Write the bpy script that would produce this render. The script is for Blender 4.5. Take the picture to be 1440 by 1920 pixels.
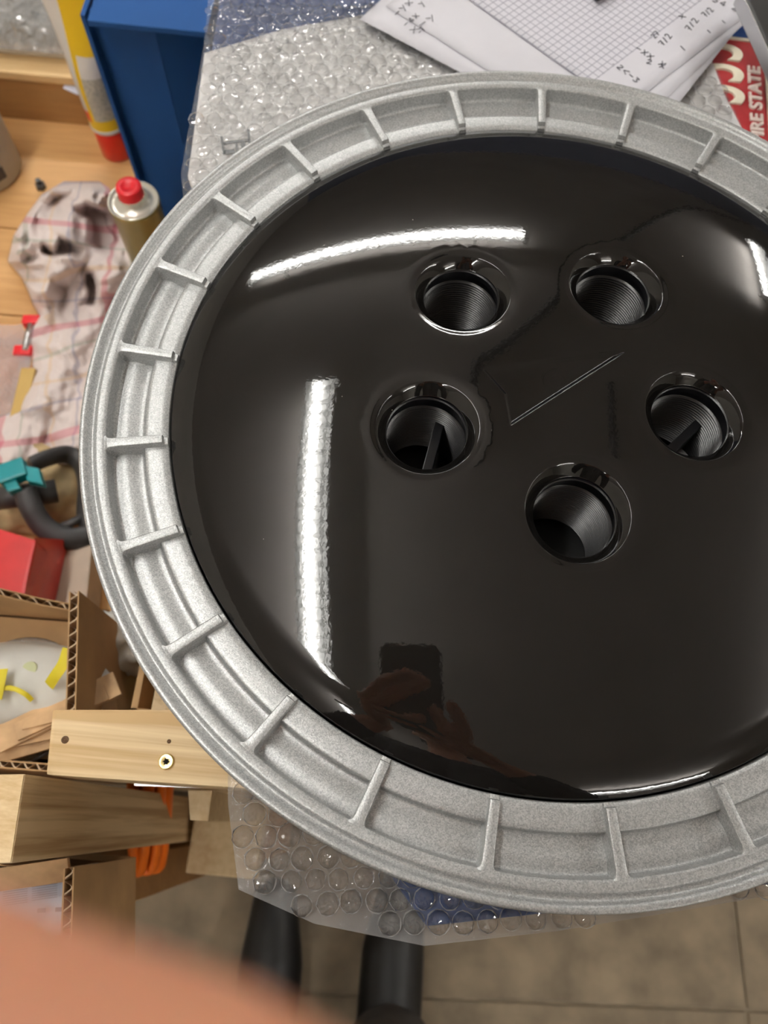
import bpy, bmesh, math, random
import numpy as np
from mathutils import Vector, Matrix, noise
from mathutils.geometry import delaunay_2d_cdt

random.seed(7)
scene = bpy.context.scene
COL = scene.collection
for o in list(bpy.data.objects):
    bpy.data.objects.remove(o, do_unlink=True)

# ------------------------------------------------------------------ camera
ZL = 1.0                                   # height of the wheel lip above the floor
FPX = 1450.0                               # focal length in pixels of the 1440x1920 frame
CP = Vector((-0.07144853, -0.18946865, 0.31364886 + ZL))
FW = Vector((0.0, 0.37165955, -0.9283691))
RT = Vector((0.99572284, 0.08577264, 0.03433787))
UP = Vector((-0.09239066, 0.92439831, 0.3700699))
cd = bpy.data.cameras.new('camera')
cam = bpy.data.objects.new('camera', cd)
COL.objects.link(cam)
cd.sensor_fit = 'VERTICAL'
cd.sensor_height = 36.0
cd.lens = FPX / 1920.0 * 36.0
cd.clip_start = 0.002
m3 = Matrix((RT, UP, -FW)).transposed()
cam.matrix_world = Matrix.Translation(CP) @ m3.to_4x4()
cd.dof.use_dof = True
cd.dof.focus_distance = 0.325
cd.dof.aperture_fstop = (cd.lens / 1000.0) / 0.0024
scene.camera = cam

# ------------------------------------------------------------------ world / exposure
w = bpy.data.worlds.new('world')
scene.world = w
w.use_nodes = True
w.node_tree.nodes['Background'].inputs[0].default_value = (0.5, 0.48, 0.45, 1)
w.node_tree.nodes['Background'].inputs[1].default_value = 0.05
scene.view_settings.view_transform = 'Standard'
scene.view_settings.look = 'None'
scene.view_settings.exposure = 0.0
scene.view_settings.gamma = 1.0
scene.view_settings.use_curve_mapping = False
TUBE_POWER = 120.0

# ------------------------------------------------------------------ helpers
def at(px, py, z):
    """point where the ray through photograph pixel (px, py) meets height z (relative to the wheel lip)"""
    d = FW + RT * ((px - 720.0) / FPX) - UP * ((py - 960.0) / FPX)
    t = (z + ZL - CP.z) / d.z
    return CP + d * t

def camp(x, y, z):
    """point given in hand-held phone axes (right, up, forward of the lens)"""
    return CP + RT * x + UP * y + FW * z

def tag(o, label=None, cat=None, group=None, kind=None):
    if label: o['label'] = label
    if cat: o['category'] = cat
    if group: o['group'] = group
    if kind: o['kind'] = kind
    return o

def empty(name, loc, rz=0.0):
    o = bpy.data.objects.new(name, None)
    o.empty_display_size = 0.02
    o.location = loc
    o.rotation_euler = (0, 0, rz)
    COL.objects.link(o)
    return o

def link(name, me, mat=None, parent=None, smooth=False):
    """me in world coordinates; parented without moving"""
    if mat is not None and not me.materials:
        for m in (mat if isinstance(mat, (list, tuple)) else [mat]):
            me.materials.append(m)
    if smooth:
        for p in me.polygons: p.use_smooth = True
    o = bpy.data.objects.new(name, me)
    COL.objects.link(o)
    if parent is not None:
        o.parent = parent
        loc = parent.location; rz = parent.rotation_euler
        pm = Matrix.LocRotScale(loc, rz, None)
        if parent.parent is not None:
            pp = parent.parent
            pm = Matrix.LocRotScale(pp.location, pp.rotation_euler, None) @ pp_inv(parent) @ pm
        o.matrix_parent_inverse = pm.inverted()
    return o

def pp_inv(o):
    return o.matrix_parent_inverse

def from_bm(bm, name='mesh'):
    me = bpy.data.meshes.new(name)
    bm.normal_update()
    bm.to_mesh(me)
    bm.free()
    return me

def pydata(verts, faces):
    me = bpy.data.meshes.new('mesh')
    me.from_pydata([tuple(v) for v in verts], [], faces)
    me.update()
    return me

def recalc(me):
    bm = bmesh.new(); bm.from_mesh(me)
    bmesh.ops.recalc_face_normals(bm, faces=bm.faces)
    bm.to_mesh(me); bm.free()
    return me

def prism(pts2, z0, z1, bevel=0.0, seg=2):
    """vertical prism over a world xy polygon"""
    bm = bmesh.new()
    a = [bm.verts.new((p[0], p[1], z0)) for p in pts2]
    b = [bm.verts.new((p[0], p[1], z1)) for p in pts2]
    n = len(pts2)
    bm.faces.new(a[::-1]); bm.faces.new(b)
    for i in range(n):
        bm.faces.new((a[i], a[(i + 1) % n], b[(i + 1) % n], b[i]))
    bmesh.ops.recalc_face_normals(bm, faces=bm.faces)
    if bevel > 0:
        bmesh.ops.bevel(bm, geom=list(bm.edges), offset=bevel, segments=seg, profile=0.7, affect='EDGES')
    return from_bm(bm)

def box(x0, x1, y0, y1, z0, z1, bevel=0.0, seg=2):
    return prism([(x0, y0), (x1, y0), (x1, y1), (x0, y1)], z0, z1, bevel, seg)

def oriented_box(origin, ex, ey, ez, bevel=0.0):
    """box spanned by three edge vectors from a corner"""
    bm = bmesh.new()
    vs = []
    for k in (0, 1):
        for j in (0, 1):
            for i in (0, 1):
                vs.append(bm.verts.new(Vector(origin) + Vector(ex) * i + Vector(ey) * j + Vector(ez) * k))
    for f in ((0, 1, 3, 2), (4, 6, 7, 5), (0, 4, 5, 1), (2, 3, 7, 6), (0, 2, 6, 4), (1, 5, 7, 3)):
        bm.faces.new([vs[i] for i in f])
    bmesh.ops.recalc_face_normals(bm, faces=bm.faces)
    if bevel > 0:
        bmesh.ops.bevel(bm, geom=list(bm.edges), offset=bevel, segments=2, profile=0.7, affect='EDGES')
    return from_bm(bm)

def lathe(profile, center=(0, 0, 0), seg=64, closed=False, cap=False):
    """profile = [(r, z)], world centre"""
    cx, cy, cz = center
    verts, faces = [], []
    n = len(profile)
    for i in range(seg):
        a = 2 * math.pi * i / seg
        for r, z in profile:
            verts.append((cx + r * math.cos(a), cy + r * math.sin(a), cz + z))
    for i in range(seg):
        j = (i + 1) % seg
        for k in range(n - 1 if not closed else n):
            k2 = (k + 1) % n
            faces.append((i * n + k, j * n + k, j * n + k2, i * n + k2))
    if cap:
        faces.append([i * n for i in range(seg)][::-1])
        faces.append([i * n + n - 1 for i in range(seg)])
    me = pydata(verts, faces)
    recalc(me)
    return me

def sweep(points, radius, sides=8, flat=None, caps=True):
    """tube along points; radius a number or list; flat = (width, thickness) for a strap"""
    pts = [Vector(p) for p in points]
    n = len(pts)
    verts, faces = [], []
    ref = None
    for i, p in enumerate(pts):
        t = (pts[min(i + 1, n - 1)] - pts[max(i - 1, 0)]).normalized()
        if ref is None:
            ref = Vector((0, 0, 1)) if abs(t.z) < 0.9 else Vector((1, 0, 0))
        s = t.cross(ref).normalized()
        u = s.cross(t).normalized()
        ref = u
        r = radius[i] if isinstance(radius, (list, tuple)) else radius
        for k in range(sides):
            a = 2 * math.pi * (k + 0.5) / sides
            if flat:
                verts.append(p + s * math.cos(a) * flat[0] + u * math.sin(a) * flat[1])
            else:
                verts.append(p + s * math.cos(a) * r + u * math.sin(a) * r)
    for i in range(n - 1):
        for k in range(sides):
            k2 = (k + 1) % sides
            faces.append((i * sides + k, i * sides + k2, (i + 1) * sides + k2, (i + 1) * sides + k))
    if caps:
        faces.append(list(range(sides))[::-1])
        faces.append([(n - 1) * sides + k for k in range(sides)])
    me = pydata(verts, faces)
    return recalc(me)

def spline(pts, n=8):
    """Catmull-Rom through points"""
    P = [Vector(p) for p in pts]
    P = [P[0] * 2 - P[1]] + P + [P[-1] * 2 - P[-2]]
    out = []
    for i in range(1, len(P) - 2):
        for k in range(n):
            t = k / n
            a, b, c, d = P[i - 1], P[i], P[i + 1], P[i + 2]
            out.append(0.5 * ((2 * b) + (c - a) * t + (2 * a - 5 * b + 4 * c - d) * t * t + (3 * b - a - 3 * c + d) * t ** 3))
    out.append(P[-2])
    return out

def remeshed(bm, voxel, smooth=4, sub=False):
    """union of overlapping closed pieces as one continuous surface"""
    me = from_bm(bm)
    o = bpy.data.objects.new('tmp', me)
    COL.objects.link(o)
    md = o.modifiers.new('r', 'REMESH'); md.mode = 'VOXEL'; md.voxel_size = voxel; md.use_smooth_shade = True
    ms = o.modifiers.new('s', 'SMOOTH'); ms.factor = 0.5; ms.iterations = smooth
    dg = bpy.context.evaluated_depsgraph_get()
    dg.update()
    out = bpy.data.meshes.new_from_object(o.evaluated_get(dg))
    bpy.data.objects.remove(o, do_unlink=True)
    for p in out.polygons: p.use_smooth = True
    return out

def capsules(bm, pts, radii):
    """tapered limb through joints"""
    pts = [Vector(p) for p in pts]
    for p, r in zip(pts, radii):
        bmesh.ops.create_icosphere(bm, subdivisions=2, radius=r, matrix=Matrix.Translation(p))
    for i in range(len(pts) - 1):
        a, b = pts[i], pts[i + 1]
        d = b - a
        if d.length < 1e-6: continue
        rot = d.to_track_quat('Z', 'Y').to_matrix().to_4x4()
        bmesh.ops.create_cone(bm, cap_ends=True, segments=16, radius1=radii[i], radius2=radii[i + 1],
                              depth=d.length, matrix=Matrix.Translation((a + b) / 2) @ rot)

# ------------------------------------------------------------------ materials
def new_mat(name):
    m = bpy.data.materials.new(name)
    m.use_nodes = True
    nt = m.node_tree
    b = nt.nodes['Principled BSDF']
    return m, nt, b

def mat(name, col, rough=0.5, metal=0.0, var=0.0, vscale=40.0, bump=0.0, bscale=200.0, bdist=0.0005, coat=0.0, spec=0.5, col2=None):
    m, nt, b = new_mat(name)
    b.inputs['Base Color'].default_value = (*col, 1)
    b.inputs['Roughness'].default_value = rough
    b.inputs['Metallic'].default_value = metal
    b.inputs['Specular IOR Level'].default_value = spec
    b.inputs['Coat Weight'].default_value = coat
    tc = nt.nodes.new('ShaderNodeTexCoord')
    if var > 0 or col2:
        n = nt.nodes.new('ShaderNodeTexNoise'); n.inputs['Scale'].default_value = vscale; n.inputs['Detail'].default_value = 5
        nt.links.new(tc.outputs['Object'], n.inputs['Vector'])
        r = nt.nodes.new('ShaderNodeValToRGB')
        c2 = col2 if col2 else tuple(max(0, c * (1 - var)) for c in col)
        c1 = col if col2 else tuple(min(1, c * (1 + var)) for c in col)
        r.color_ramp.elements[0].color = (*c2, 1); r.color_ramp.elements[1].color = (*c1, 1)
        r.color_ramp.elements[0].position = 0.3; r.color_ramp.elements[1].position = 0.7
        nt.links.new(n.outputs['Fac'], r.inputs['Fac'])
        nt.links.new(r.outputs['Color'], b.inputs['Base Color'])
    if bump > 0:
        n2 = nt.nodes.new('ShaderNodeTexNoise'); n2.inputs['Scale'].default_value = bscale; n2.inputs['Detail'].default_value = 3
        nt.links.new(tc.outputs['Object'], n2.inputs['Vector'])
        bp = nt.nodes.new('ShaderNodeBump'); bp.inputs['Strength'].default_value = bump; bp.inputs['Distance'].default_value = bdist
        nt.links.new(n2.outputs['Fac'], bp.inputs['Height'])
        nt.links.new(bp.outputs['Normal'], b.inputs['Normal'])
    return m

def wood(name, light, dark, stretch=(3, 60, 60), rough=0.55, rings=0.5, bump=0.15, ramp=(0.36, 0.62)):
    m, nt, b = new_mat(name)
    tc = nt.nodes.new('ShaderNodeTexCoord')
    mp = nt.nodes.new('ShaderNodeMapping'); mp.inputs['Scale'].default_value = stretch
    nt.links.new(tc.outputs['Object'], mp.inputs['Vector'])
    oi = nt.nodes.new('ShaderNodeObjectInfo')
    ml = nt.nodes.new('ShaderNodeMath'); ml.operation = 'MULTIPLY'; ml.inputs[1].default_value = 37.0
    nt.links.new(oi.outputs['Random'], ml.inputs[0])
    cmb = nt.nodes.new('ShaderNodeCombineXYZ')
    nt.links.new(ml.outputs[0], cmb.inputs[0]); nt.links.new(ml.outputs[0], cmb.inputs[2])
    nt.links.new(cmb.outputs[0], mp.inputs['Location'])
    n = nt.nodes.new('ShaderNodeTexNoise'); n.inputs['Scale'].default_value = 1.0; n.inputs['Detail'].default_value = 4
    n.inputs['Distortion'].default_value = 0.3
    nt.links.new(mp.outputs[0], n.inputs['Vector'])
    n2 = nt.nodes.new('ShaderNodeTexNoise'); n2.inputs['Scale'].default_value = 6.0; n2.inputs['Detail'].default_value = 6
    nt.links.new(mp.outputs[0], n2.inputs['Vector'])
    mx = nt.nodes.new('ShaderNodeMix'); mx.data_type = 'FLOAT'; mx.inputs[0].default_value = 1 - rings
    nt.links.new(n.outputs['Fac'], mx.inputs[2]); nt.links.new(n2.outputs['Fac'], mx.inputs[3])
    r = nt.nodes.new('ShaderNodeValToRGB')
    r.color_ramp.elements[0].position = ramp[0]; r.color_ramp.elements[1].position = ramp[1]
    r.color_ramp.elements[0].color = (*dark, 1); r.color_ramp.elements[1].color = (*light, 1)
    nt.links.new(mx.outputs[0], r.inputs['Fac'])
    nt.links.new(r.outputs['Color'], b.inputs['Base Color'])
    b.inputs['Roughness'].default_value = rough
    bp = nt.nodes.new('ShaderNodeBump'); bp.inputs['Strength'].default_value = bump; bp.inputs['Distance'].default_value = 0.0005
    nt.links.new(mx.outputs[0], bp.inputs['Height']); nt.links.new(bp.outputs['Normal'], b.inputs['Normal'])
    return m

def film(name, milk=0.12, tint=(0.93, 0.92, 0.91), bscale=160.0, bstr=0.35, gloss=0.35, rough=0.12, bdist=0.004):
    """clear plastic film: transparent, with a gloss layer and a little milkiness"""
    m = bpy.data.materials.new(name); m.use_nodes = True
    nt = m.node_tree; nt.nodes.clear()
    out = nt.nodes.new('ShaderNodeOutputMaterial')
    tc = nt.nodes.new('ShaderNodeTexCoord')
    n = nt.nodes.new('ShaderNodeTexNoise'); n.inputs['Scale'].default_value = bscale; n.inputs['Detail'].default_value = 3
    n.inputs['Distortion'].default_value = 0.8
    nt.links.new(tc.outputs['Object'], n.inputs['Vector'])
    bp = nt.nodes.new('ShaderNodeBump'); bp.inputs['Strength'].default_value = bstr; bp.inputs['Distance'].default_value = bdist
    nt.links.new(n.outputs['Fac'], bp.inputs['Height'])
    tr = nt.nodes.new('ShaderNodeBsdfTransparent'); tr.inputs[0].default_value = (*tint, 1)
    df = nt.nodes.new('ShaderNodeBsdfDiffuse'); df.inputs[0].default_value = (0.9, 0.9, 0.9, 1)
    nt.links.new(bp.outputs[0], df.inputs['Normal'])
    gl = nt.nodes.new('ShaderNodeBsdfGlossy'); gl.inputs['Roughness'].default_value = rough
    nt.links.new(bp.outputs[0], gl.inputs['Normal'])
    m1 = nt.nodes.new('ShaderNodeMixShader'); m1.inputs[0].default_value = milk
    nt.links.new(tr.outputs[0], m1.inputs[1]); nt.links.new(df.outputs[0], m1.inputs[2])
    lw = nt.nodes.new('ShaderNodeLayerWeight'); lw.inputs['Blend'].default_value = gloss
    nt.links.new(bp.outputs[0], lw.inputs['Normal'])
    m2 = nt.nodes.new('ShaderNodeMixShader')
    nt.links.new(lw.outputs['Fresnel'], m2.inputs[0])
    nt.links.new(m1.outputs[0], m2.inputs[1]); nt.links.new(gl.outputs[0], m2.inputs[2])
    nt.links.new(m2.outputs[0], out.inputs['Surface'])
    return m

def emit(name, col, strength):
    m = bpy.data.materials.new(name); m.use_nodes = True
    nt = m.node_tree; nt.nodes.clear()
    out = nt.nodes.new('ShaderNodeOutputMaterial'); e = nt.nodes.new('ShaderNodeEmission')
    e.inputs[0].default_value = (*col, 1); e.inputs[1].default_value = strength
    nt.links.new(e.outputs[0], out.inputs['Surface'])
    return m

def silver_paint():
    m, nt, b = new_mat('silver_paint')
    tc = nt.nodes.new('ShaderNodeTexCoord')
    v = nt.nodes.new('ShaderNodeTexVoronoi'); v.inputs['Scale'].default_value = 2100.0
    nt.links.new(tc.outputs['Object'], v.inputs['Vector'])
    r = nt.nodes.new('ShaderNodeValToRGB')
    r.color_ramp.elements[0].color = (0.31, 0.319, 0.318, 1); r.color_ramp.elements[1].color = (0.53, 0.541, 0.536, 1)
    sp = nt.nodes.new('ShaderNodeSeparateColor'); nt.links.new(v.outputs['Color'], sp.inputs[0])
    nt.links.new(sp.outputs[0], r.inputs['Fac'])
    nt.links.new(r.outputs['Color'], b.inputs['Base Color'])
    b.inputs['Metallic'].default_value = 0.50
    b.inputs['Roughness'].default_value = 0.36
    n = nt.nodes.new('ShaderNodeTexNoise'); n.inputs['Scale'].default_value = 1900.0; n.inputs['Detail'].default_value = 2
    nt.links.new(tc.outputs['Object'], n.inputs['Vector'])
    bp = nt.nodes.new('ShaderNodeBump'); bp.inputs['Strength'].default_value = 0.35; bp.inputs['Distance'].default_value = 0.0003
    nt.links.new(n.outputs['Fac'], bp.inputs['Height']); nt.links.new(bp.outputs['Normal'], b.inputs['Normal'])
    return m

def black_gloss():
    m, nt, b = new_mat('black_lacquer')
    tc = nt.nodes.new('ShaderNodeTexCoord')
    b.inputs['Base Color'].default_value = (0.006, 0.0055, 0.005, 1)
    b.inputs['Roughness'].default_value = 0.035
    b.inputs['IOR'].default_value = 1.52
    n = nt.nodes.new('ShaderNodeTexNoise'); n.inputs['Scale'].default_value = 520.0; n.inputs['Detail'].default_value = 1.5
    nt.links.new(tc.outputs['Object'], n.inputs['Vector'])
    bp = nt.nodes.new('ShaderNodeBump'); bp.inputs['Strength'].default_value = 0.017; bp.inputs['Distance'].default_value = 0.0006
    nt.links.new(n.outputs['Fac'], bp.inputs['Height']); nt.links.new(bp.outputs['Normal'], b.inputs['Normal'])
    # dust specks lying in the lacquer
    v = nt.nodes.new('ShaderNodeTexVoronoi'); v.inputs['Scale'].default_value = 75.0
    nt.links.new(tc.outputs['Object'], v.inputs['Vector'])
    lt = nt.nodes.new('ShaderNodeMath'); lt.operation = 'LESS_THAN'; lt.inputs[1].default_value = 0.022
    nt.links.new(v.outputs['Distance'], lt.inputs[0])
    sp = nt.nodes.new('ShaderNodeSeparateColor'); nt.links.new(v.outputs['Color'], sp.inputs[0])
    g = nt.nodes.new('ShaderNodeMath'); g.operation = 'GREATER_THAN'; g.inputs[1].default_value = 0.6
    nt.links.new(sp.outputs[0], g.inputs[0])
    mu = nt.nodes.new('ShaderNodeMath'); mu.operation = 'MULTIPLY'
    nt.links.new(lt.outputs[0], mu.inputs[0]); nt.links.new(g.outputs[0], mu.inputs[1])
    mx = nt.nodes.new('ShaderNodeMix'); mx.data_type = 'RGBA'
    mx.inputs[6].default_value = (0.006, 0.0055, 0.005, 1); mx.inputs[7].default_value = (0.35, 0.33, 0.3, 1)
    nt.links.new(mu.outputs[0], mx.inputs[0]); nt.links.new(mx.outputs[2], b.inputs['Base Color'])
    return m

M = {}
M['silver'] = silver_paint()
M['black_gloss'] = black_gloss()
M['black_print'] = mat('black_print', (0.006, 0.006, 0.007), 0.28, spec=0.35, bump=0.1, bscale=500, bdist=0.0002)
M['dark_plate'] = mat('dark_plate', (0.012, 0.012, 0.012), 0.4)
M['grey_insert'] = mat('grey_insert', (0.22, 0.22, 0.22), 0.4)
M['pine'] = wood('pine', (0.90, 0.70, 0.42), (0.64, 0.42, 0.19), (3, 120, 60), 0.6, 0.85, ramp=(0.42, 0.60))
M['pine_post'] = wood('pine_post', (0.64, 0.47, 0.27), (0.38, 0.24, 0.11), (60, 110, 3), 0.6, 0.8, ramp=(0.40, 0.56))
M['endgrain'] = wood('endgrain', (0.84, 0.66, 0.40), (0.64, 0.44, 0.22), (40, 130, 60), 0.7, 0.7)
M['bench'] = wood('bench', (0.70, 0.40, 0.16), (0.55, 0.29, 0.10), (2.5, 28, 28), 0.5, 0.6)
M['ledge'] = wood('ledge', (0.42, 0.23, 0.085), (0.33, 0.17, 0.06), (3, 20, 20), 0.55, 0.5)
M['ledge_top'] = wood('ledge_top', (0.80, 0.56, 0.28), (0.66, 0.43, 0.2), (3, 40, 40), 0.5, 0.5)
M['cream'] = mat('cream_board', (0.74, 0.68, 0.58), 0.5, var=0.08)
M['card'] = mat('cardboard', (0.44, 0.27, 0.125), 0.8, var=0.16, vscale=25, bump=0.1, bscale=120)
M['card_light'] = mat('cardboard_light', (0.56, 0.36, 0.19), 0.8, var=0.25, vscale=60)
M['card_edge'] = mat('cardboard_edge', (0.60, 0.45, 0.30), 0.85, var=0.15)
M['red'] = mat('red_plastic', (0.62, 0.012, 0.012), 0.35, var=0.1)
M['red_face'] = mat('red_face', (0.66, 0.055, 0.045), 0.35, var=0.1)
M['red_cap'] = mat('red_cap', (0.80, 0.02, 0.03), 0.35)
M['beige'] = mat('beige_board', (0.55, 0.44, 0.34), 0.7, var=0.1)
M['blue'] = mat('blue_plastic', (0.018, 0.078, 0.245), 0.6, spec=0.12, bump=0.08, bscale=900, bdist=0.0002)
M['blue_tray'] = mat('blue_tray', (0.027, 0.075, 0.24), 0.4)
M['foam'] = mat('white_foam', (0.82, 0.82, 0.82), 0.6, var=0.05, bump=0.5, bscale=70, bdist=0.004)
M['film'] = film('bubble_film', 0.09, (0.96, 0.955, 0.95), 90.0, 0.45, 0.22, 0.08, 0.006)
M['bubble_ring'] = film('bubble_ring', 0.27, (0.95, 0.945, 0.94), 60.0, 0.1, 0.3, 0.1, 0.002)
M['film_edge'] = film('film_edge', 0.20, (0.92, 0.91, 0.905), 60.0, 0.1, 0.2, 0.12, 0.002)
M['film_bag'] = film('film_bag', 0.35, (0.9, 0.9, 0.9), 90.0, 1.0, 0.45, 0.10, 0.02)
M['bubble'] = film('bubble_clear', 0.02, (1.0, 0.995, 0.99), 200.0, 0.08, 0.40, 0.05, 0.0006)
M['paper'] = mat('paper', (0.60, 0.595, 0.64), 0.7, var=0.02)
M['ink'] = mat('ink', (0.05, 0.05, 0.065), 0.6)
M['cream_paint'] = mat('cream_paint', (0.80, 0.74, 0.58), 0.45, var=0.1)
M['plate_red'] = mat('plate_red', (0.33, 0.022, 0.026), 0.4, var=0.2, vscale=80)
M['plate_letter'] = mat('plate_letter', (0.74, 0.62, 0.56), 0.45, var=0.2, vscale=300)
M['yellow'] = mat('yellow_print', (0.83, 0.55, 0.008), 0.3, coat=0.4)
M['white_print'] = mat('white_print', (0.74, 0.72, 0.68), 0.35, coat=0.3)
M['grey_print'] = mat('grey_print', (0.46, 0.44, 0.36), 0.4, var=0.3, vscale=400)
M['tube_red'] = mat('tube_red', (0.72, 0.018, 0.008), 0.35, coat=0.2)
M['olive'] = mat('olive_metal', (0.34, 0.28, 0.10), 0.35, metal=0.5, var=0.1)
M['tin'] = mat('tin', (0.80, 0.77, 0.68), 0.25, metal=0.6)
M['grey_cup'] = mat('grey_cup', (0.42, 0.41, 0.36), 0.5, var=0.05)
M['cup_label'] = mat('cup_label', (0.05, 0.045, 0.04), 0.5)
M['black_rubber'] = mat('black_rubber', (0.035, 0.034, 0.034), 0.5, var=0.2)
M['teal'] = mat('teal_plastic', (0.0, 0.27, 0.30), 0.35)
M['amber'] = film('amber_film', 0.35, (0.80, 0.55, 0.2), 60.0, 0.7, 0.25, 0.2, 0.01)
M['tan_cloth'] = mat('tan_cloth', (0.42, 0.31, 0.16), 0.85, var=0.35, vscale=40, bump=0.4, bscale=60, bdist=0.004)
M['orange'] = mat('orange_cable', (0.80, 0.16, 0.008), 0.4)
M['mask_white'] = mat('mask_white', (0.60, 0.59, 0.54), 0.85, var=0.06, bump=0.2, bscale=300)
M['yellow_strap'] = mat('yellow_strap', (0.66, 0.55, 0.02), 0.6)
M['brass'] = mat('brass', (0.78, 0.62, 0.28), 0.25, metal=0.9)
M['steel'] = mat('steel', (0.6, 0.6, 0.6), 0.25, metal=0.9)
M['dark_steel'] = mat('dark_steel', (0.06, 0.06, 0.06), 0.35, metal=0.6)
M['hole_shade'] = mat('hole_shade', (0.10, 0.05, 0.02), 0.8)
M['skin'] = mat('skin', (0.98, 0.43, 0.26), 0.5, var=0.08, vscale=60)
M['skin'].node_tree.nodes['Principled BSDF'].inputs['Subsurface Weight'].default_value = 0.15
M['skin'].node_tree.nodes['Principled BSDF'].inputs['Subsurface Radius'].default_value = (0.006, 0.002, 0.001)
M['jumper'] = mat('jumper', (0.035, 0.032, 0.034), 0.9, var=0.2, bump=0.4, bscale=300)
M['trousers'] = mat('trousers', (0.030, 0.026, 0.022), 0.9, var=0.3, bump=0.4, bscale=300)
M['shoe'] = mat('shoe', (0.006, 0.006, 0.006), 0.5)
M['hair'] = mat('hair', (0.05, 0.032, 0.02), 0.7, var=0.4, vscale=200)
M['eye'] = mat('eye', (0.7, 0.7, 0.7), 0.2)
M['phone'] = mat('phone_back', (0.26, 0.25, 0.24), 0.4)
M['phone_edge'] = mat('phone_edge', (0.35, 0.35, 0.36), 0.25, metal=0.9)
M['glass_black'] = mat('glass_black', (0.004, 0.004, 0.004), 0.05)
M['lamp_white'] = mat('lamp_white', (0.85, 0.85, 0.83), 0.45)
M['wall'] = mat('wall_paint', (0.70, 0.66, 0.60), 0.8, var=0.06, vscale=3)
M['ceil'] = mat('ceiling_paint', (0.70, 0.65, 0.615), 0.8, var=0.08, vscale=2)
M['slab'] = mat('concrete_slab', (0.195, 0.15, 0.096), 0.75, var=0.35, vscale=14, bump=0.25, bscale=60, bdist=0.001)
M['joint'] = mat('joint_mortar', (0.235, 0.19, 0.13), 0.9, var=0.15)
M['green'] = mat('green_plastic', (0.30, 0.42, 0.03), 0.4)
M['offcut'] = wood('offcut', (0.62, 0.47, 0.27), (0.48, 0.33, 0.17), (30, 30, 30), 0.6)
M['label_blue'] = mat('label_blue', (0.48, 0.52, 0.62), 0.35, var=0.08, vscale=30)

# ------------------------------------------------------------------ setting
RX0, RX1, RY0, RY1, RZ1 = -2.3, 4.2, -3.2, 5.2, ZL + 1.56
floor = link('floor', box(RX0, RX1, RY0, RY1, -0.1, -0.004), M['joint'])
tag(floor, kind='structure')
srot = 0.045
slab_me = None
for i in range(-2, 2):
    for j in range(-3, 4):
        cx, cy = 0.53 + (i + 0.5) * 1.2, -0.40 + (j + 0.5) * 0.6
        if slab_me is None:
            slab_me = box(-0.598, 0.598, -0.298, 0.298, -0.02, 0.0, 0.003)
            slab_me.materials.append(M['slab'])
        # rotate the grid about its reference joint crossing
        dx, dy = cx - 0.53, cy + 0.40
        px = 0.53 + dx * math.cos(srot) - dy * math.sin(srot)
        py = -0.40 + dx * math.sin(srot) + dy * math.cos(srot)
        s = bpy.data.objects.new('slab', slab_me)
        s.location = (px, py, 0.0); s.rotation_euler = (0, 0, srot)
        COL.objects.link(s); s.parent = floor
tag(link('ceiling', box(RX0, RX1, RY0, RY1, RZ1, RZ1 + 0.1), M['ceil']), kind='structure')
tag(link('wall_left', box(RX0 - 0.1, RX0, RY0, RY1, 0, RZ1), M['wall']), kind='structure')
tag(link('wall_right', box(RX1, RX1 + 0.1, RY0, RY1, 0, RZ1), M['wall']), kind='structure')
tag(link('wall_front', box(RX0, RX1, RY0 - 0.1, RY0, 0, RZ1), M['wall']), kind='structure')
tag(link('wall_back', box(RX0, RX1, RY1, RY1 + 0.1, 0, RZ1), mat('blue_grey_wall', (0.16, 0.19, 0.30), 0.8, var=0.06, vscale=3)), kind='structure')

# ------------------------------------------------------------------ fluorescent lamps (the room's light, and one added as fill)
def lamp(x, y, length, rz, label):
    zc = ZL + 1.46
    root = empty('fluorescent_lamp', (0, 0, 0))
    tag(root, label, 'lamp', 'ceiling tube lamps')
    def T(me):
        me.transform(Matrix.Translation((x, y, 0)) @ Matrix.Rotation(rz, 4, 'Z')); return me
    L2, W2 = length / 2, 0.080
    # tray: back plate and two sloping wings, two end caps
    link('housing', T(box(-L2, L2, -0.030, 0.030, zc - 0.012, zc)), M['lamp_white'], root)
    for s in (-1, 1):
        link('hanger', T(box(s * L2 * 0.7 - 0.004, s * L2 * 0.7 + 0.004, -0.004, 0.004, zc, RZ1)), M['steel'], root)
    for s in (-1, 1):
        wing = oriented_box((-L2, s * 0.050, zc - 0.044), (length, 0, 0), (0, s * 0.028, -0.024), (0, s * 0.002, 0.003))
        link('reflector_wing', T(wing), M['lamp_white'], root)
        link('end_cap', T(box(s * L2 - 0.01, s * L2 + 0.01, -W2, W2, zc - 0.068, zc)), M['lamp_white'], root)
    t = lathe([(0.0001, -L2 + 0.012), (0.013, -L2 + 0.012), (0.013, L2 - 0.012), (0.0001, L2 - 0.012)], seg=16)
    t.transform(Matrix.Translation((0, 0.030, zc - 0.036)) @ Matrix.Rotation(math.pi / 2, 4, 'Y'))
    link('tube', T(t), TUBE_MAT, root, smooth=True)
    n = int(length / 0.062)
    lm = None
    for i in range(1, n):
        px = -L2 + length * i / n
        if lm is None:
            lm = box(-0.0017, 0.0017, -W2 + 0.004, W2 - 0.004, zc - 0.068, zc - 0.052)
            lm.materials.append(M['lamp_white'])
        o = bpy.data.objects.new('louvre', lm)
        o.matrix_world = Matrix.Translation((x, y, 0)) @ Matrix.Rotation(rz, 4, 'Z') @ Matrix.Translation((px, 0, 0))
        COL.objects.link(o); o.parent = root
    return root
TUBE_MAT = emit('tube_glow', (1.0, 0.985, 0.945), TUBE_POWER)
lamp(-0.655, 0.09, 1.53, math.radians(91.5), 'long white louvred tube lamp overhead left of the wheel, running lengthwise')
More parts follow.
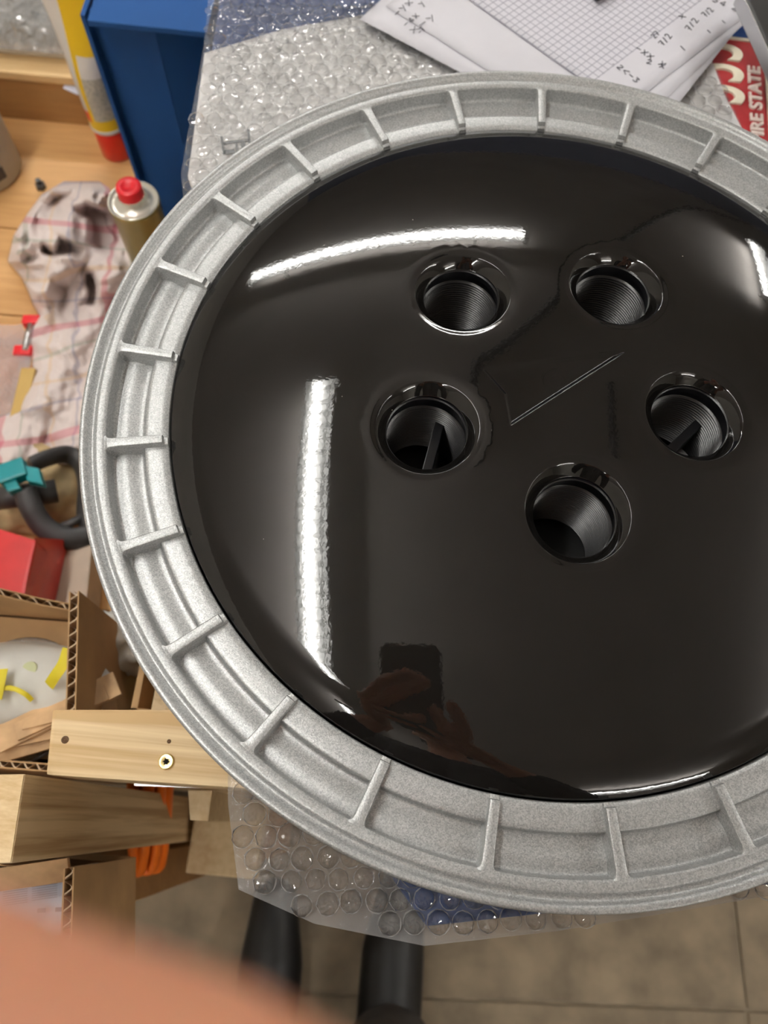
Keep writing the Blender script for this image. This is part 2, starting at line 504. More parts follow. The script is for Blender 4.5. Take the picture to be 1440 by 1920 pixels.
lamp(-0.62, 2.0, 1.75, math.radians(0), 'long white louvred tube lamp overhead beyond the wheel, running crosswise')
lamp(2.28, 2.95, 1.5, math.radians(67.6), 'white louvred tube lamp in the far right corner of the ceiling')
lamp(1.75, -2.4, 1.5, math.radians(0), 'white louvred tube lamp behind the right shoulder of the person taking the picture')
lamp(2.0, 0.0, 1.5, math.radians(90), 'added fill light overhead on the right, built as a white louvred tube lamp')  # added unseen lamp, evens out the light on the rim
lamp(-0.85, -1.95, 1.5, math.radians(90), 'white louvred tube lamp behind the left shoulder of the person taking the picture')

# ------------------------------------------------------------------ the wheel
Z = ZL
wheel = empty('car_wheel', (0, 0, Z - 0.055))
tag(wheel, 'silver wheel with glossy black five-hole centre lying face up on bubble wrap', 'wheel')
ring_prof = [  # (r, z relative to lip), from inner edge outwards over the face, then down the barrel
    (0.1760, -0.0300), (0.1762, -0.0072), (0.1768, -0.0064), (0.1800, -0.0061), (0.1850, -0.0060), (0.1868, -0.0061), (0.1872, -0.0064), (0.1874, -0.0070),
    (0.1877, -0.0092), (0.1880, -0.0102), (0.1886, -0.0107), (0.1896, -0.0109), (0.1915, -0.0107), (0.1935, -0.0102), (0.1952, -0.0098), (0.1966, -0.0096), (0.1980, -0.0096),
    (0.1994, -0.0098), (0.2008, -0.0100), (0.2018, -0.0100), (0.2024, -0.0094), (0.2028, -0.0080), (0.2030, -0.0024), (0.2032, -0.0018), (0.2036, -0.0014), (0.2050, -0.0012),
    (0.2066, -0.0010), (0.2074, -0.0010), (0.2079, -0.0013), (0.2084, -0.0022), (0.2090, -0.0028), (0.2098, -0.0028), (0.2106, -0.0024),
    (0.2112, -0.0014), (0.2119, -0.0005), (0.2128, -0.0001), (0.2138, 0.0000), (0.2145, -0.0003), (0.2149, -0.0010), (0.2150, -0.0020), (0.2148, -0.0042), (0.2135, -0.0052),
    (0.2060, -0.0075), (0.2000, -0.0140), (0.1960, -0.0250), (0.1940, -0.0400), (0.1930, -0.0550), (0.1850, -0.0550), (0.1850, -0.0300)]
rm = lathe([(r, z + Z) for r, z in ring_prof], seg=384, closed=True)
link('rim_ring', rm, M['silver'], wheel, smooth=True)

# one rib, shared by 25 copies: stations along the radius, cross-section with bevelled top edges
def rib_mesh():
    st = [(0.1765, 0.00185, -0.0050), (0.1781, 0.00190, -0.0048), (0.1782, 0.00190, -0.0032), (0.1786, 0.00195, -0.0024), (0.1830, 0.00198, -0.0021),
          (0.1880, 0.00202, -0.0019), (0.1940, 0.00208, -0.0017), (0.1990, 0.00214, -0.0015), (0.2010, 0.00222, -0.00145),
          (0.2020, 0.00240, -0.00142), (0.2026, 0.0027, -0.00140), (0.2030, 0.0032, -0.00138), (0.2033, 0.0038, -0.00136), (0.2042, 0.0038, -0.00134)]
    verts, faces = [], []
    for r, hw, zt in st:
        b = 0.00032
        sec = [(-hw - 0.0009, -0.0125), (-hw - 0.00035, -0.0080), (-hw - 0.0001, zt - b), (-hw + b * 0.4, zt - b * 0.25), (-hw + b, zt),
               (hw - b, zt), (hw - b * 0.4, zt - b * 0.25), (hw + 0.0001, zt - b), (hw + 0.00035, -0.0080), (hw + 0.0009, -0.0125)]
        for y, z in sec: verts.append((r, y, z))
    n = 10
    for i in range(len(st) - 1):
        for k in range(n - 1):
            faces.append((i * n + k, (i + 1) * n + k, (i + 1) * n + k + 1, i * n + k + 1))
    faces.append(list(range(n))); faces.append([(len(st) - 1) * n + k for k in range(n)][::-1])
    me = pydata(verts, faces)
    recalc(me)
    me.materials.append(M['silver'])
    for p in me.polygons: p.use_smooth = True
    me.set_sharp_from_angle(angle=math.radians(50))
    return me
RIB = rib_mesh()
for k in range(25):
    o = bpy.data.objects.new('rib', RIB)
    COL.objects.link(o)
    o.parent = wheel
    o.location = (0, 0, 0.055)
    o.rotation_euler = (0, 0, math.radians(4.85 + 14.4 * k))

# glossy disc: a height field over a constrained triangulation with exact normals
HOLES = [(0.0627 * math.cos(-0.1606 + k * 2 * math.pi / 5), 0.0627 * math.sin(-0.1606 + k * 2 * math.pi / 5)) for k in range(5)]
HI, HO = 0.0180, 0.0226
EMB = [at(px, py, 0.0175) for px, py in ((908, 693), (1168, 660), (957, 796), (947, 738))]
EMB = [(p.x, p.y) for p in EMB]
NEXP = 2.4
_a = (0.0163 + 0.0030) / (0.1745 ** NEXP - 0.063 ** NEXP)
_zc = 0.0163 + _a * 0.063 ** NEXP
def seg_dist(p, a, b):
    ax, ay = a; bx, by = b
    dx, dy = bx - ax, by - ay
    t = max(0, min(1, ((p[0] - ax) * dx + (p[1] - ay) * dy) / (dx * dx + dy * dy)))
    return math.hypot(p[0] - ax - t * dx, p[1] - ay - t * dy)
def inside(p, poly):
    c = False
    n = len(poly)
    for i in range(n):
        x1, y1 = poly[i]; x2, y2 = poly[(i + 1) % n]
        if (y1 > p[1]) != (y2 > p[1]) and p[0] < (x2 - x1) * (p[1] - y1) / (y2 - y1) + x1: c = not c
    return c
def sstep(a, b, x):
    t = max(0.0, min(1.0, (x - a) / (b - a)))
    return t * t * (3 - 2 * t)
def disc_z(x, y):
    r = math.hypot(x, y)
    z = _zc - _a * r ** NEXP
    if r > 0.160: z -= 11.0 * (r - 0.160) ** 2
    for hx, hy in HOLES:
        s = math.hypot(x - hx, y - hy)
        if s < HO + 0.004:
            # soft lip, then a steep cone
            z -= 0.0006 * (1 - sstep(HO - 0.001, HO + 0.004, s))
            if s < HO:
                t = min(1.0, (HO - s) / (HO - HI))
                z -= 0.0052 * t ** 1.25
            break
    if abs(x) < 0.05 and abs(y) < 0.05:
        d = min(seg_dist((x, y), EMB[i], EMB[(i + 1) % 4]) for i in range(4))
        if not inside((x, y), EMB): d = -d
        z -= 0.0011 * sstep(-0.0009, 0.0013, d)
        rr = math.hypot(x, y)
        z -= 0.00010 * math.exp(-((rr - 0.0032) / 0.0004) ** 2) + 0.00006 * math.exp(-((rr - 0.0065) / 0.0005) ** 2)
    return z
def build_disc():
    pts = []
    def ok(x, y): return all(math.hypot(x - hx, y - hy) > 0.0275 for hx, hy in HOLES)
    def emb_d(x, y): return min(seg_dist((x, y), EMB[i], EMB[(i + 1) % 4]) for i in range(4))
    radii = [0.004 * k for k in range(2, 40)] + [0.160, 0.162, 0.164, 0.166, 0.168, 0.170, 0.1715, 0.173, 0.174, 0.1748]
    for r in radii:
        n = max(10, int(2 * math.pi * r / 0.0042)) if r < 0.159 else 320
        for k in range(n):
            a = 2 * math.pi * (k + 0.13 * (int(r * 1000) % 7)) / n if r < 0.1745 else 2 * math.pi * k / n
            x, y = r * math.cos(a), r * math.sin(a)
            if ok(x, y) and (r > 0.05 or (emb_d(x, y) > 0.0019 and r > 0.009)): pts.append((x, y))
    for hx, hy in HOLES:
        for s in (HI, 0.0182, 0.0186, 0.0192, 0.0199, 0.0206, 0.0213, 0.0219, 0.0223, 0.0226, 0.0228, 0.0232, 0.0238, 0.0245, 0.0253, 0.0262):
            for k in range(128):
                a = 2 * math.pi * k / 128
                pts.append((hx + s * math.cos(a), hy + s * math.sin(a)))
    # around the emblem walls
    for i in range(4):
        ax, ay = EMB[i]; bx, by = EMB[(i + 1) % 4]
        L = math.hypot(bx - ax, by - ay); nx, ny = -(by - ay) / L, (bx - ax) / L
        n = int(L / 0.0006)
        for k in range(n + 1):
            t = k / n
            for off in (-0.0014, -0.0010, -0.0007, -0.0004, -0.0001, 0.0002, 0.0005, 0.0008, 0.0011, 0.0014):
                pts.append((ax + (bx - ax) * t + nx * off, ay + (by - ay) * t + ny * off))
    for rr in (0.0008, 0.0016, 0.0022, 0.0026, 0.0029, 0.0032, 0.0035, 0.0039, 0.0045, 0.0052, 0.0058, 0.0062, 0.0065, 0.0068, 0.0073, 0.008):
        for k in range(36):
            a = 2 * math.pi * k / 36 + rr
            x, y = rr * math.cos(a), rr * math.sin(a)
            if emb_d(x, y) > 0.0012: pts.append((x, y))
    pts.append((0, 0))
    # thin duplicates
    seen = set(); P = []
    for x, y in pts:
        key = (round(x / 0.00012), round(y / 0.00012))
        if key in seen: continue
        seen.add(key); P.append(Vector((x, y)))
    vo, eo, fo, *_ = delaunay_2d_cdt(P, [], [], 0, 1e-7)
    faces = []
    for f in fo:
        cx = sum(vo[i].x for i in f) / 3; cy = sum(vo[i].y for i in f) / 3
        if any(math.hypot(cx - hx, cy - hy) < HI * 0.99995 for hx, hy in HOLES): continue
        faces.append(tuple(f))
    verts = []; nrm = []
    h = 4e-5
    for v in vo:
        x, y = v.x, v.y
        verts.append((x, y, disc_z(x, y) + Z))
        gx = (disc_z(x + h, y) - disc_z(x - h, y)) / (2 * h)
        gy = (disc_z(x, y + h) - disc_z(x, y - h)) / (2 * h)
        nrm.append(Vector((-gx, -gy, 1)).normalized())
    # rolled edge going down
    n = 320
    base = {}
    for i, v in enumerate(vo):
        if v.length > 0.17475:
            base[round(math.atan2(v.y, v.x) / (2 * math.pi) * n) % n] = i
    prev = [base[k] for k in range(n)]
    for r, dz, nz in ((0.1752, -0.0010, 0.45), (0.1754, -0.0030, 0.0), (0.1752, -0.012, 0.0)):
        cur = []
        for k in range(n):
            a = 2 * math.pi * k / n
            cur.append(len(verts))
            verts.append((r * math.cos(a), r * math.sin(a), disc_z(0.1748, 0) + dz + Z))
            nrm.append(Vector((math.cos(a), math.sin(a), nz)).normalized())
        for k in range(n):
            faces.append((prev[k], cur[k], cur[(k + 1) % n], prev[(k + 1) % n]))
        prev = cur
    me = pydata(verts, faces)
    recalc(me)
    if me.polygons[0].normal.z < 0: me.flip_normals()
    for p in me.polygons: p.use_smooth = True
    me.normals_split_custom_set_from_vertices(nrm)
    return me
disc = link('centre_disc', build_disc(), M['black_gloss'], wheel)
tag(disc, 'glossy black domed centre')

# printed sleeves inside the five holes, with layer ridges
def sleeve_mesh():
    prof = [(HI + 0.0001, 0.0), (HI + 0.0003, -0.0006), (HI - 0.0003, -0.0010), (HI - 0.0003, -0.0045), (HI + 0.0010, -0.0050), (HI + 0.0010, -0.0090)]
    z = -0.0090
    k = 0
    while z > -0.047:
        prof += [(HI + 0.0009, z - 0.0001), (HI - 0.0002, z - 0.0007), (HI - 0.0002, z - 0.0010), (HI + 0.0009, z - 0.0016)]
        z -= 0.0017
    prof += [(HI + 0.002, z), (HI + 0.002, 0.0)]
    return lathe(prof, seg=72, closed=True)
SL = sleeve_mesh(); SL.materials.append(M['black_print'])
for p in SL.polygons: p.use_smooth = True
SL.set_sharp_from_angle(angle=math.radians(35))
bar_me = box(-0.0022, 0.0022, -HI, HI, -0.046, -0.020, 0.0004); bar_me.materials.append(M['black_print'])
lug_me = box(-0.008, 0.006, -0.006, 0.006, -0.047, -0.030, 0.001); lug_me.materials.append(M['grey_insert'])
for k, (hx, hy) in enumerate(HOLES):
    zt = disc_z(hx + HI, hy)
    zt = min(disc_z(hx + HI * math.cos(a), hy + HI * math.sin(a)) for a in np.linspace(0, 6.28, 12))
    o = bpy.data.objects.new('hole_sleeve', SL); COL.objects.link(o); o.parent = wheel
    o.location = (hx, hy, 0.055 + zt + 0.0003)
    if k in (0, 3):
        b = bpy.data.objects.new('cross_bar', bar_me); COL.objects.link(b); b.parent = o
        b.location = (0.004 if k else 0.003, 0, 0); b.rotation_euler = (0, 0, math.radians(-10 if k else -42))
    if k in (0, 1):
        b = bpy.data.objects.new('wheel_stud', lug_me); COL.objects.link(b); b.parent = o
        b.location = (-0.009, -0.003, 0) if k else (0.008, -0.006, 0); b.rotation_euler = (0, 0, math.radians(-25 if k else 40))
link('back_plate', lathe([(0.0001, -0.050 + Z), (0.184, -0.050 + Z), (0.184, -0.054 + Z), (0.0001, -0.054 + Z)], seg=96), M['dark_plate'], wheel)

# ------------------------------------------------------------------ blue tray, foam sheet and bubble wrap under the wheel
def poly_px(pts, z):
    return [(at(x, y, z).x, at(x, y, z).y) for x, y in pts]
tray = link('blue_tray', prism([(-0.230, 0.50), (-0.2175, 0.28), (-0.211, 0.17), (-0.06, -0.17)] + poly_px([(738, 1652), (800, 1738), (1130, 1702), (1470, 1655)], -0.064) + [(0.26, -0.1), (0.30, 0.50)], Z - 0.088, Z - 0.064, 0.002), M['blue_tray'])
tag(tray, 'blue plastic tray showing through the bubble wrap beneath the wheel', 'tray')
foam = link('foam_sheet', prism(poly_px([(352, 330), (383, 100), (530, 55), (690, 27), (900, -30), (1250, -60), (1332, 108), (1362, 185), (1402, 262)], -0.058) + [(0.15, 0.18), (0.10, -0.05), (-0.10, -0.06)], Z - 0.064, Z - 0.0575, 0.0012), M['foam'])
tag(foam, 'white foam sheet under the wheel and the papers', 'foam sheet')

WRAP = [(-0.235, 0.50), (-0.228, 0.36), (-0.2205, 0.283), (-0.2145, 0.167), (-0.165, -0.02), (-0.131, -0.170), (-0.1285, -0.188), (-0.119, -0.2215), (-0.085, -0.232), (-0.037, -0.2365), (0.02, -0.226), (0.11, -0.205), (0.24, -0.17), (0.28, 0.0), (0.16, 0.16)] + poly_px([(1400, 262), (1362, 185), (1335, 112)], -0.056) + [(0.17, 0.42), (0.2, 0.50)]
def wrap_h(x, y):
    n = noise.noise(Vector((x * 22, y * 22, 0.3))) * 0.0016 + noise.noise(Vector((x * 60, y * 60, 1.3))) * 0.0007
    e = 0.0
    if y < -0.17: e = -0.006 * sstep(-0.17, -0.24, y) * 1.0
    return Z - 0.0545 + max(-0.0008, n) * (1.0 if math.hypot(x, y) > 0.2 else 0.0) + e
def grid_over(poly, step, hfun):
    pts = []; xs = [p[0] for p in poly]; ys = [p[1] for p in poly]
    edges = []
    for i, p in enumerate(poly):
        q = poly[(i + 1) % len(poly)]
        n = max(1, int(math.hypot(q[0] - p[0], q[1] - p[1]) / step))
        for k in range(n):
            pts.append(Vector((p[0] + (q[0] - p[0]) * k / n, p[1] + (q[1] - p[1]) * k / n)))
    nb = len(pts)
    edges = [(i, (i + 1) % nb) for i in range(nb)]
    y = min(ys) + step / 2; row = 0
    while y < max(ys):
        x = min(xs) + (step / 2 if row % 2 else 0)
        while x < max(xs):
            if inside((x, y), poly) and min(seg_dist((x, y), poly[i], poly[(i + 1) % len(poly)]) for i in range(len(poly))) > step * 0.45:
                pts.append(Vector((x, y)))
            x += step
        y += step * 0.866; row += 1
    vo, eo, fo, *_ = delaunay_2d_cdt(pts, edges, [], 1, 1e-7)
    me = pydata([(v.x, v.y, hfun(v.x, v.y)) for v in vo], [tuple(f) for f in fo])
    recalc(me)
    return me
wrap = link('bubble_wrap', grid_over(WRAP, 0.006, wrap_h), M['film'], None, smooth=True)
tag(wrap, 'clear bubble wrap sheet spread under the wheel with its corner hanging over', 'bubble wrap')
# the folded lower edge: a second film layer
fold = [(-0.131, -0.172), (-0.1285, -0.188), (-0.119, -0.2215), (-0.085, -0.232), (-0.037, -0.2365), (0.02, -0.226), (0.11, -0.205), (0.24, -0.17)]
fv, ff = [], []
fs = [Vector((x, y, 0)) for x, y in fold]
for i, p in enumerate(fs):
    d = Vector((-0.02, 0.02, 0)) if i < 14 else Vector((0, 0.055, 0))
    q = Vector((p.x, p.y, 0)).lerp(Vector((0, 0, 0)), 0.0)
    inn = Vector((p.x * 0.93, p.y * 0.945, 0))
    z0 = wrap_h(p.x, p.y)
    for t, dz in ((0, 0.0), (0.15, -0.0012), (0.6, -0.005), (2.6, -0.010)):
        c = p.lerp(inn, t)
        fv.append((c.x, c.y, z0 + dz))
for i in range(len(fs) - 1):
    for k in range(3):
        ff.append((i * 4 + k, i * 4 + k + 1, (i + 1) * 4 + k + 1, (i + 1) * 4 + k))
link('folded_edge', pydata(fv, ff), M['film_edge'], wrap, smooth=True)
# bubbles, one by one
bub = lathe([(0.0051, 0.0002), (0.0049, 0.0006), (0.0047, 0.0002), (0.0046, 0.0012), (0.0041, 0.0024), (0.0030, 0.0033), (0.0015, 0.0037), (0.0001, 0.0038)], seg=14)
bub.materials.append(M['bubble']); bub.materials.append(M['bubble_ring'])
for p in bub.polygons:
    if sum(math.hypot(bub.vertices[i].co.x, bub.vertices[i].co.y) for i in p.vertices) / len(p.vertices) > 0.0048: p.material_index = 1
for v in bub.vertices:
    if v.co.z > 0.0005:
        v.co += Vector((noise.noise(v.co * 700), noise.noise(v.co * 700 + Vector((9, 0, 0))), noise.noise(v.co * 700 + Vector((0, 9, 0))))) * 0.0009
pitch = 0.0106
cand = []
y = -0.24; row = 0
while y < 0.48:
    x = -0.26 + (pitch / 2 if row % 2 else 0)
    while x < 0.3:
        jx, jy = x + random.uniform(-.0006, .0006), y + random.uniform(-.0006, .0006)
        xr = jx * math.cos(0.12) - jy * math.sin(0.12); yr = jx * math.sin(0.12) + jy * math.cos(0.12)
        if inside((xr, yr), WRAP) and min(seg_dist((xr, yr), WRAP[i], WRAP[(i + 1) % len(WRAP)]) for i in range(len(WRAP))) > 0.0032:
            v = Vector((xr, yr, wrap_h(xr, yr)))
            d = v - CP; zz = d.dot(FW)
            u_, v_ = 720 + FPX * d.dot(RT) / zz, 960 - FPX * d.dot(UP) / zz
            if -25 < u_ < 1465 and -25 < v_ < 1945:
                # seen past the wheel lip?
                t = (Z - CP.z) / (v.z - CP.z)
                lp = CP + d * t
                if math.hypot(lp.x, lp.y) > 0.2115 and math.hypot(xr, yr) > 0.2:
                    cand.append((zz, v))
        x += pitch
    y += pitch * 0.866; row += 1
cand.sort(key=lambda c: c[0])
WP = wrap
for zz, v in cand[:300]:
    o = bpy.data.objects.new('bubble', bub); COL.objects.link(o); o.parent = wrap
    s = random.uniform(0.9, 1.06)
    o.location = v; o.scale = (s, s, s * (random.uniform(0.75, 1.1) if v.y < 0 else random.uniform(0.25, 0.6))); o.rotation_euler = (random.uniform(-.15, .15), random.uniform(-.15, .15), random.uniform(0, 3))
if len(cand) > 300:
    bm = bmesh.new()
    for zz, v in cand[300:]:
        t = bub.copy(); t.transform(Matrix.Translation(v)); bm.from_mesh(t); bpy.data.meshes.remove(t)
    tag(link('far_bubbles', from_bm(bm), [M['bubble'], M['bubble_ring']], wrap), kind='stuff')

# small dark printed mark on the film, upper left of the wheel
mk = bmesh.new()
def bar2(bm, a, b, wd, z, th=0.0004):
    a = Vector(a); b = Vector(b); d = (b - a).normalized(); n = Vector((-d.y, d.x)) * wd / 2
    q = [a - n, b - n, b + n, a + n]
    lo = [bm.verts.new((p.x, p.y, z)) for p in q]; hi = [bm.verts.new((p.x, p.y, z + th)) for p in q]
    bm.faces.new(hi); bm.faces.new(lo[::-1])
    for i in range(4): bm.faces.new((lo[i], lo[(i + 1) % 4], hi[(i + 1) % 4], hi[i]))
def P2(x, y, z): p = at(x, y, z); return (p.x, p.y)
for a, b, wd in (((415, 255), (420, 288), 0.0016), ((465, 242), (470, 280), 0.0016), ((418, 268), (467, 262), 0.0022), ((420, 285), (440, 283), 0.0035), ((443, 268), (446, 290), 0.0014), ((455, 265), (458, 288), 0.0028)):
    bar2(mk, P2(*a, -0.050), P2(*b, -0.050), wd, Z - 0.0505)
tag(link('imprint', from_bm(mk), M['dark_steel']), 'small dark ink clip lying on the bubble wrap beside the blue holder', 'imprint')

# ------------------------------------------------------------------ papers with handwriting
def paper_sheet(name, corner, e1, l1, l2, z, mats, label, curl=0.0):
    """corner world xy, e1 unit direction of one side, sheet on its left-hand... """
    e1 = Vector((e1[0], e1[1])).normalized(); e2 = Vector((e1.y, -e1.x))
    n1, n2 = 24, 18
    verts, faces = [], []
    for s in (0, 1):
        for i in range(n1 + 1):
            for j in range(n2 + 1):
                p = Vector(corner) + e1 * (l1 * i / n1) + e2 * (l2 * j / n2)
                zz = z + curl * (i / n1) * math.sin(3.0 * j / n2) + 0.0006 * noise.noise(Vector((p.x * 14, p.y * 14, z * 90)))
                verts.append((p.x, p.y, zz - 0.0002 * s))
    m = (n1 + 1) * (n2 + 1)
    for i in range(n1):
        for j in range(n2):
            a = i * (n2 + 1) + j
            q = (a, a + 1, a + n2 + 2, a + n2 + 1)
            faces.append(q[::-1]); faces.append(tuple(k + m for k in q))
    def strip(ids):
        for a, b in zip(ids, ids[1:]): faces.append((a, b, b + m, a + m))
    strip([i * (n2 + 1) for i in range(n1 + 1)]); strip([i * (n2 + 1) + n2 for i in range(n1 + 1)])
    strip(list(range(n2 + 1))); strip([n1 * (n2 + 1) + j for j in range(n2 + 1)])
    me = pydata(verts, faces); recalc(me)
    uv = me.uv_layers.new(name='uv')
    for lp in me.loops:
        v = me.vertices[lp.vertex_index].co
        d = Vector((v.x, v.y)) - Vector(corner)
        uv.data[lp.index].uv = (d.dot(e1), d.dot(e2))
    o = link(name, me, mats, None, smooth=True)
    tag(o, label, 'paper', 'handwritten papers')
    return o, e1, e2
def graph_mat():
    m, nt, b = new_mat('graph_paper')
    uvn = nt.nodes.new('ShaderNodeUVMap'); uvn.uv_map = 'uv'
    sp = nt.nodes.new('ShaderNodeSeparateXYZ'); nt.links.new(uvn.outputs[0], sp.inputs[0])
    def math_(op, a, b_=None):
        n = nt.nodes.new('ShaderNodeMath'); n.operation = op
        for k, v in enumerate((a, b_)):
            if v is None: continue
            if isinstance(v, (int, float)): n.inputs[k].default_value = v
            else: nt.links.new(v, n.inputs[k])
        return n.outputs[0]
    lines = []
    for ax in (0, 1):
        f = math_('FRACT', math_('DIVIDE', sp.outputs[ax], 0.0050))
        lines.append(math_('LESS_THAN', f, 0.13))
    g = math_('MAXIMUM', lines[0], lines[1])
    # printed area leaves a margin on the writing side
    area = math_('MULTIPLY', math_('GREATER_THAN', sp.outputs[0], 0.0295), math_('GREATER_THAN', sp.outputs[1], 0.0))
    area = math_('MULTIPLY', area, math_('LESS_THAN', sp.outputs[1], 0.5))
    g = math_('MULTIPLY', g, area)
    mx = nt.nodes.new('ShaderNodeMix'); mx.data_type = 'RGBA'
    mx.inputs[6].default_value = (0.60, 0.595, 0.645, 1); mx.inputs[7].default_value = (0.27, 0.265, 0.33, 1)
    nt.links.new(g, mx.inputs[0]); nt.links.new(mx.outputs[2], b.inputs['Base Color'])
    b.inputs['Roughness'].default_value = 0.7
    return m
ZP = -0.048
def xy(px, py, z=ZP): p = at(px, py, z); return Vector((p.x, p.y))
def corner_dir(l0, l1, r0, r1, z):
    """corner of a sheet from two edges seen in the photograph"""
    a, b, c, d = xy(*l0, z), xy(*l1, z), xy(*r0, z), xy(*r1, z)
    u, v = b - a, d - c
    t = ((c.x - a.x) * v.y - (c.y - a.y) * v.x) / (u.x * v.y - u.y * v.x)
    return a + u * t, (a - b).normalized(), (c - d).normalized()
c1, l1, r1 = corner_dir((640, 0), (870, 130), (1410, 20), (1275, 190), -0.0495)
paper_sheet('paper_sheet', c1, r1.xy * 1.0, 0.297, -0.21, Z - 0.0495, M['paper'], 'white paper sheet at the bottom of the pile, reaching out beside the red plate')
c2, l2, r2 = corner_dir((805, 0), (970, 135), (1400, 40), (1250, 185), -0.0487)
s2, _, _ = paper_sheet('paper_sheet', c2, r2, 0.26, -0.19, Z - 0.0487, M['paper'], 'white paper sheet lying between the graph paper and the lowest sheet')
c3, l3, r3 = corner_dir((880, 0), (1112, 165), (1385, 42), (1218, 170), -0.0478)
# uv u axis runs along the right edge, v across to the left
M['graph'] = graph_mat()
def sheet3():
    e1 = (l3 * 1.0).normalized()
    return paper_sheet('graph_paper', c3, e1, 0.24, 0.17, Z - 0.0478, M['graph'], 'squared graph paper sheet with handwriting in the margin, topmost of the pile')
g3, ge1, ge2 = sheet3()

# handwriting strokes: thin ink ribbons on the sheets
STROKES = {
    'x': [[(0, 0), (1, 1)], [(0, 1), (1, 0)]], '+': [[(0, .5), (1, .5)], [(.5, 0), (.5, 1)]], '-': [[(0, .5), (1, .5)]],
    '2': [[(0, .8), (.3, 1), (.8, .9), (.8, .6), (0, 0), (1, 0)]], '7': [[(0, 1), (1, 1), (.3, 0)], [(.2, .5), (.8, .5)]],
    '/': [[(0, 0), (.8, 1)]], '1': [[(0, .7), (.5, 1), (.5, 0)]], '4': [[(.7, 0), (.7, 1), (0, .3), (1, .3)]],
    'y': [[(0, 1), (.5, .5)], [(1, 1), (.2, -.3)]], '<': [[(1, 1), (0, .5), (1, 0)]], '3': [[(0, 1), (.8, 1), (.3, .6), (.9, .3), (.5, 0), (0, .1)]],
    '.': [[(.4, 0), (.6, .1)]], 's': [[(1, .9), (.3, 1), (.2, .6), (.9, .4), (.6, 0), (0, .1)]]}
def scribble(name, text, p0, p1, height, z, label):
    """write text from pixel p0 to pixel p1"""
    a, b = xy(*p0, z), xy(*p1, z)
    d = (b - a); L = d.length; d.normalize(); n = Vector((-d.y, d.x))
    bm = bmesh.new(); adv = L / len(text)
    for i, ch in enumerate(text):
        for st in STROKES.get(ch, []):
            for q0, q1 in zip(st, st[1:]):
                def mp(q):
                    return a + d * (i * adv + q[0] * adv * 0.7) + n * (q[1] * height + random.uniform(-.0002, .0002))
                A, B = mp(q0), mp(q1)
                if (A - B).length > 1e-5: bar2(bm, A, B, 0.00055, Z + z, 0.00012)
    return from_bm(bm)
def write(lines, parent, z):
    bm = bmesh.new()
    for text, p0, p1, h in lines:
        me = scribble('', text, p0, p1, h, z, ''); bm.from_mesh(me); bpy.data.meshes.remove(me)
    o = link('handwriting', from_bm(bm), M['ink'], parent)
    tag(o, 'dark handwritten sums')
write([('7/2', (1098, 28), (1098, 28 - 0.1), 0.004)][:0] +
      [('-xx x', (1190, 92), (1245, 128), 0.0045), ('2 x', (1212, 118), (1248, 130), 0.004), ('7/2', (1245, 86), (1262, 66), 0.0045), ('-', (1272, 88), (1284, 100), 0.004),
       ('7/2', (1295, 58), (1312, 36), 0.0045), ('-', (1322, 58), (1330, 66), 0.004), ('7/2', (1325, 32), (1340, 18), 0.0045), ('.2<-3', (1146, 118), (1196, 158), 0.004),
       ('x', (1272, 30), (1280, 38), 0.004), ('27', (1228, 72), (1240, 62), 0.004), ('s4', (1335, 2), (1362, 14), 0.005), ('2', (1372, 16), (1384, 24), 0.005), ('-', (1350, 40), (1358, 48), 0.004)],
      g3, -0.0472)
write([('-4x', (762, 50), (790, 28), 0.004), ('x-y', (775, 62), (822, 30), 0.004), ('-yx', (745, 30), (778, 2), 0.004), ('x', (697, 14), (706, 10), 0.004), ('-7', (790, 64), (800, 54), 0.004), ('y', (792, 12), (800, 6), 0.004)], g3 and bpy.data.objects['paper_sheet'], -0.0478)

# black pen at the top edge of the picture, on the papers
pa, pb = at(1118, -6, -0.0435), at(1330, -150, -0.0435)
pen = sweep([pa, pa.lerp(pb, 0.1), pb], [0.003, 0.0042, 0.0042], 12)
tag(link('pen', pen, M['glass_black'], None, smooth=True), 'black pen lying across the graph paper at the top edge', 'pen')

# ------------------------------------------------------------------ red embossed number plate
def text_mesh(s, size, depth, bevel=0.0):
    c = bpy.data.curves.new('t', 'FONT'); c.body = s; c.size = size; c.extrude = depth; c.bevel_depth = bevel; c.bevel_resolution = 1
    c.align_x = 'RIGHT'
    o = bpy.data.objects.new('t', c); COL.objects.link(o)
    dg = bpy.context.evaluated_depsgraph_get(); dg.update()
    me = bpy.data.meshes.new_from_object(o.evaluated_get(dg))
    bpy.data.objects.remove(o, do_unlink=True); bpy.data.curves.remove(c)
    me.materials.clear()
    return me
zp = -0.060
tc_ = xy(1436, 80, zp)                                   # plate's end corner
e_up = Vector((math.cos(math.radians(177)), math.sin(math.radians(177))))   # plate's own "up"
e_rt = Vector((e_up.y, -e_up.x))                         # reading direction
plate = empty('number_plate', (tc_.x, tc_.y, Z + zp))
tag(plate, 'red embossed number plate with cream characters reading STATE, partly under the papers', 'number plate')
PW, PH = 0.30, 0.15
def pl(u, v): return tc_ - e_rt * (PW - u) + e_up * v    # u along reading, v up; right end at u=PW
def rounded(u0, u1, v0, v1, r, n=6):
    out = []
    for cu, cv, a0 in ((u1 - r, v0 + r, -90), (u1 - r, v1 - r, 0), (u0 + r, v1 - r, 90), (u0 + r, v0 + r, 180)):
        for k in range(n + 1):
            a = math.radians(a0 + 90 * k / n)
            p = pl(cu + r * math.cos(a), cv + r * math.sin(a)); out.append((p.x, p.y))
    return out
link('plate_sheet', prism(rounded(0, PW, 0, PH, 0.012), Z + zp - 0.001, Z + zp + 0.0004), M['plate_red'], plate)
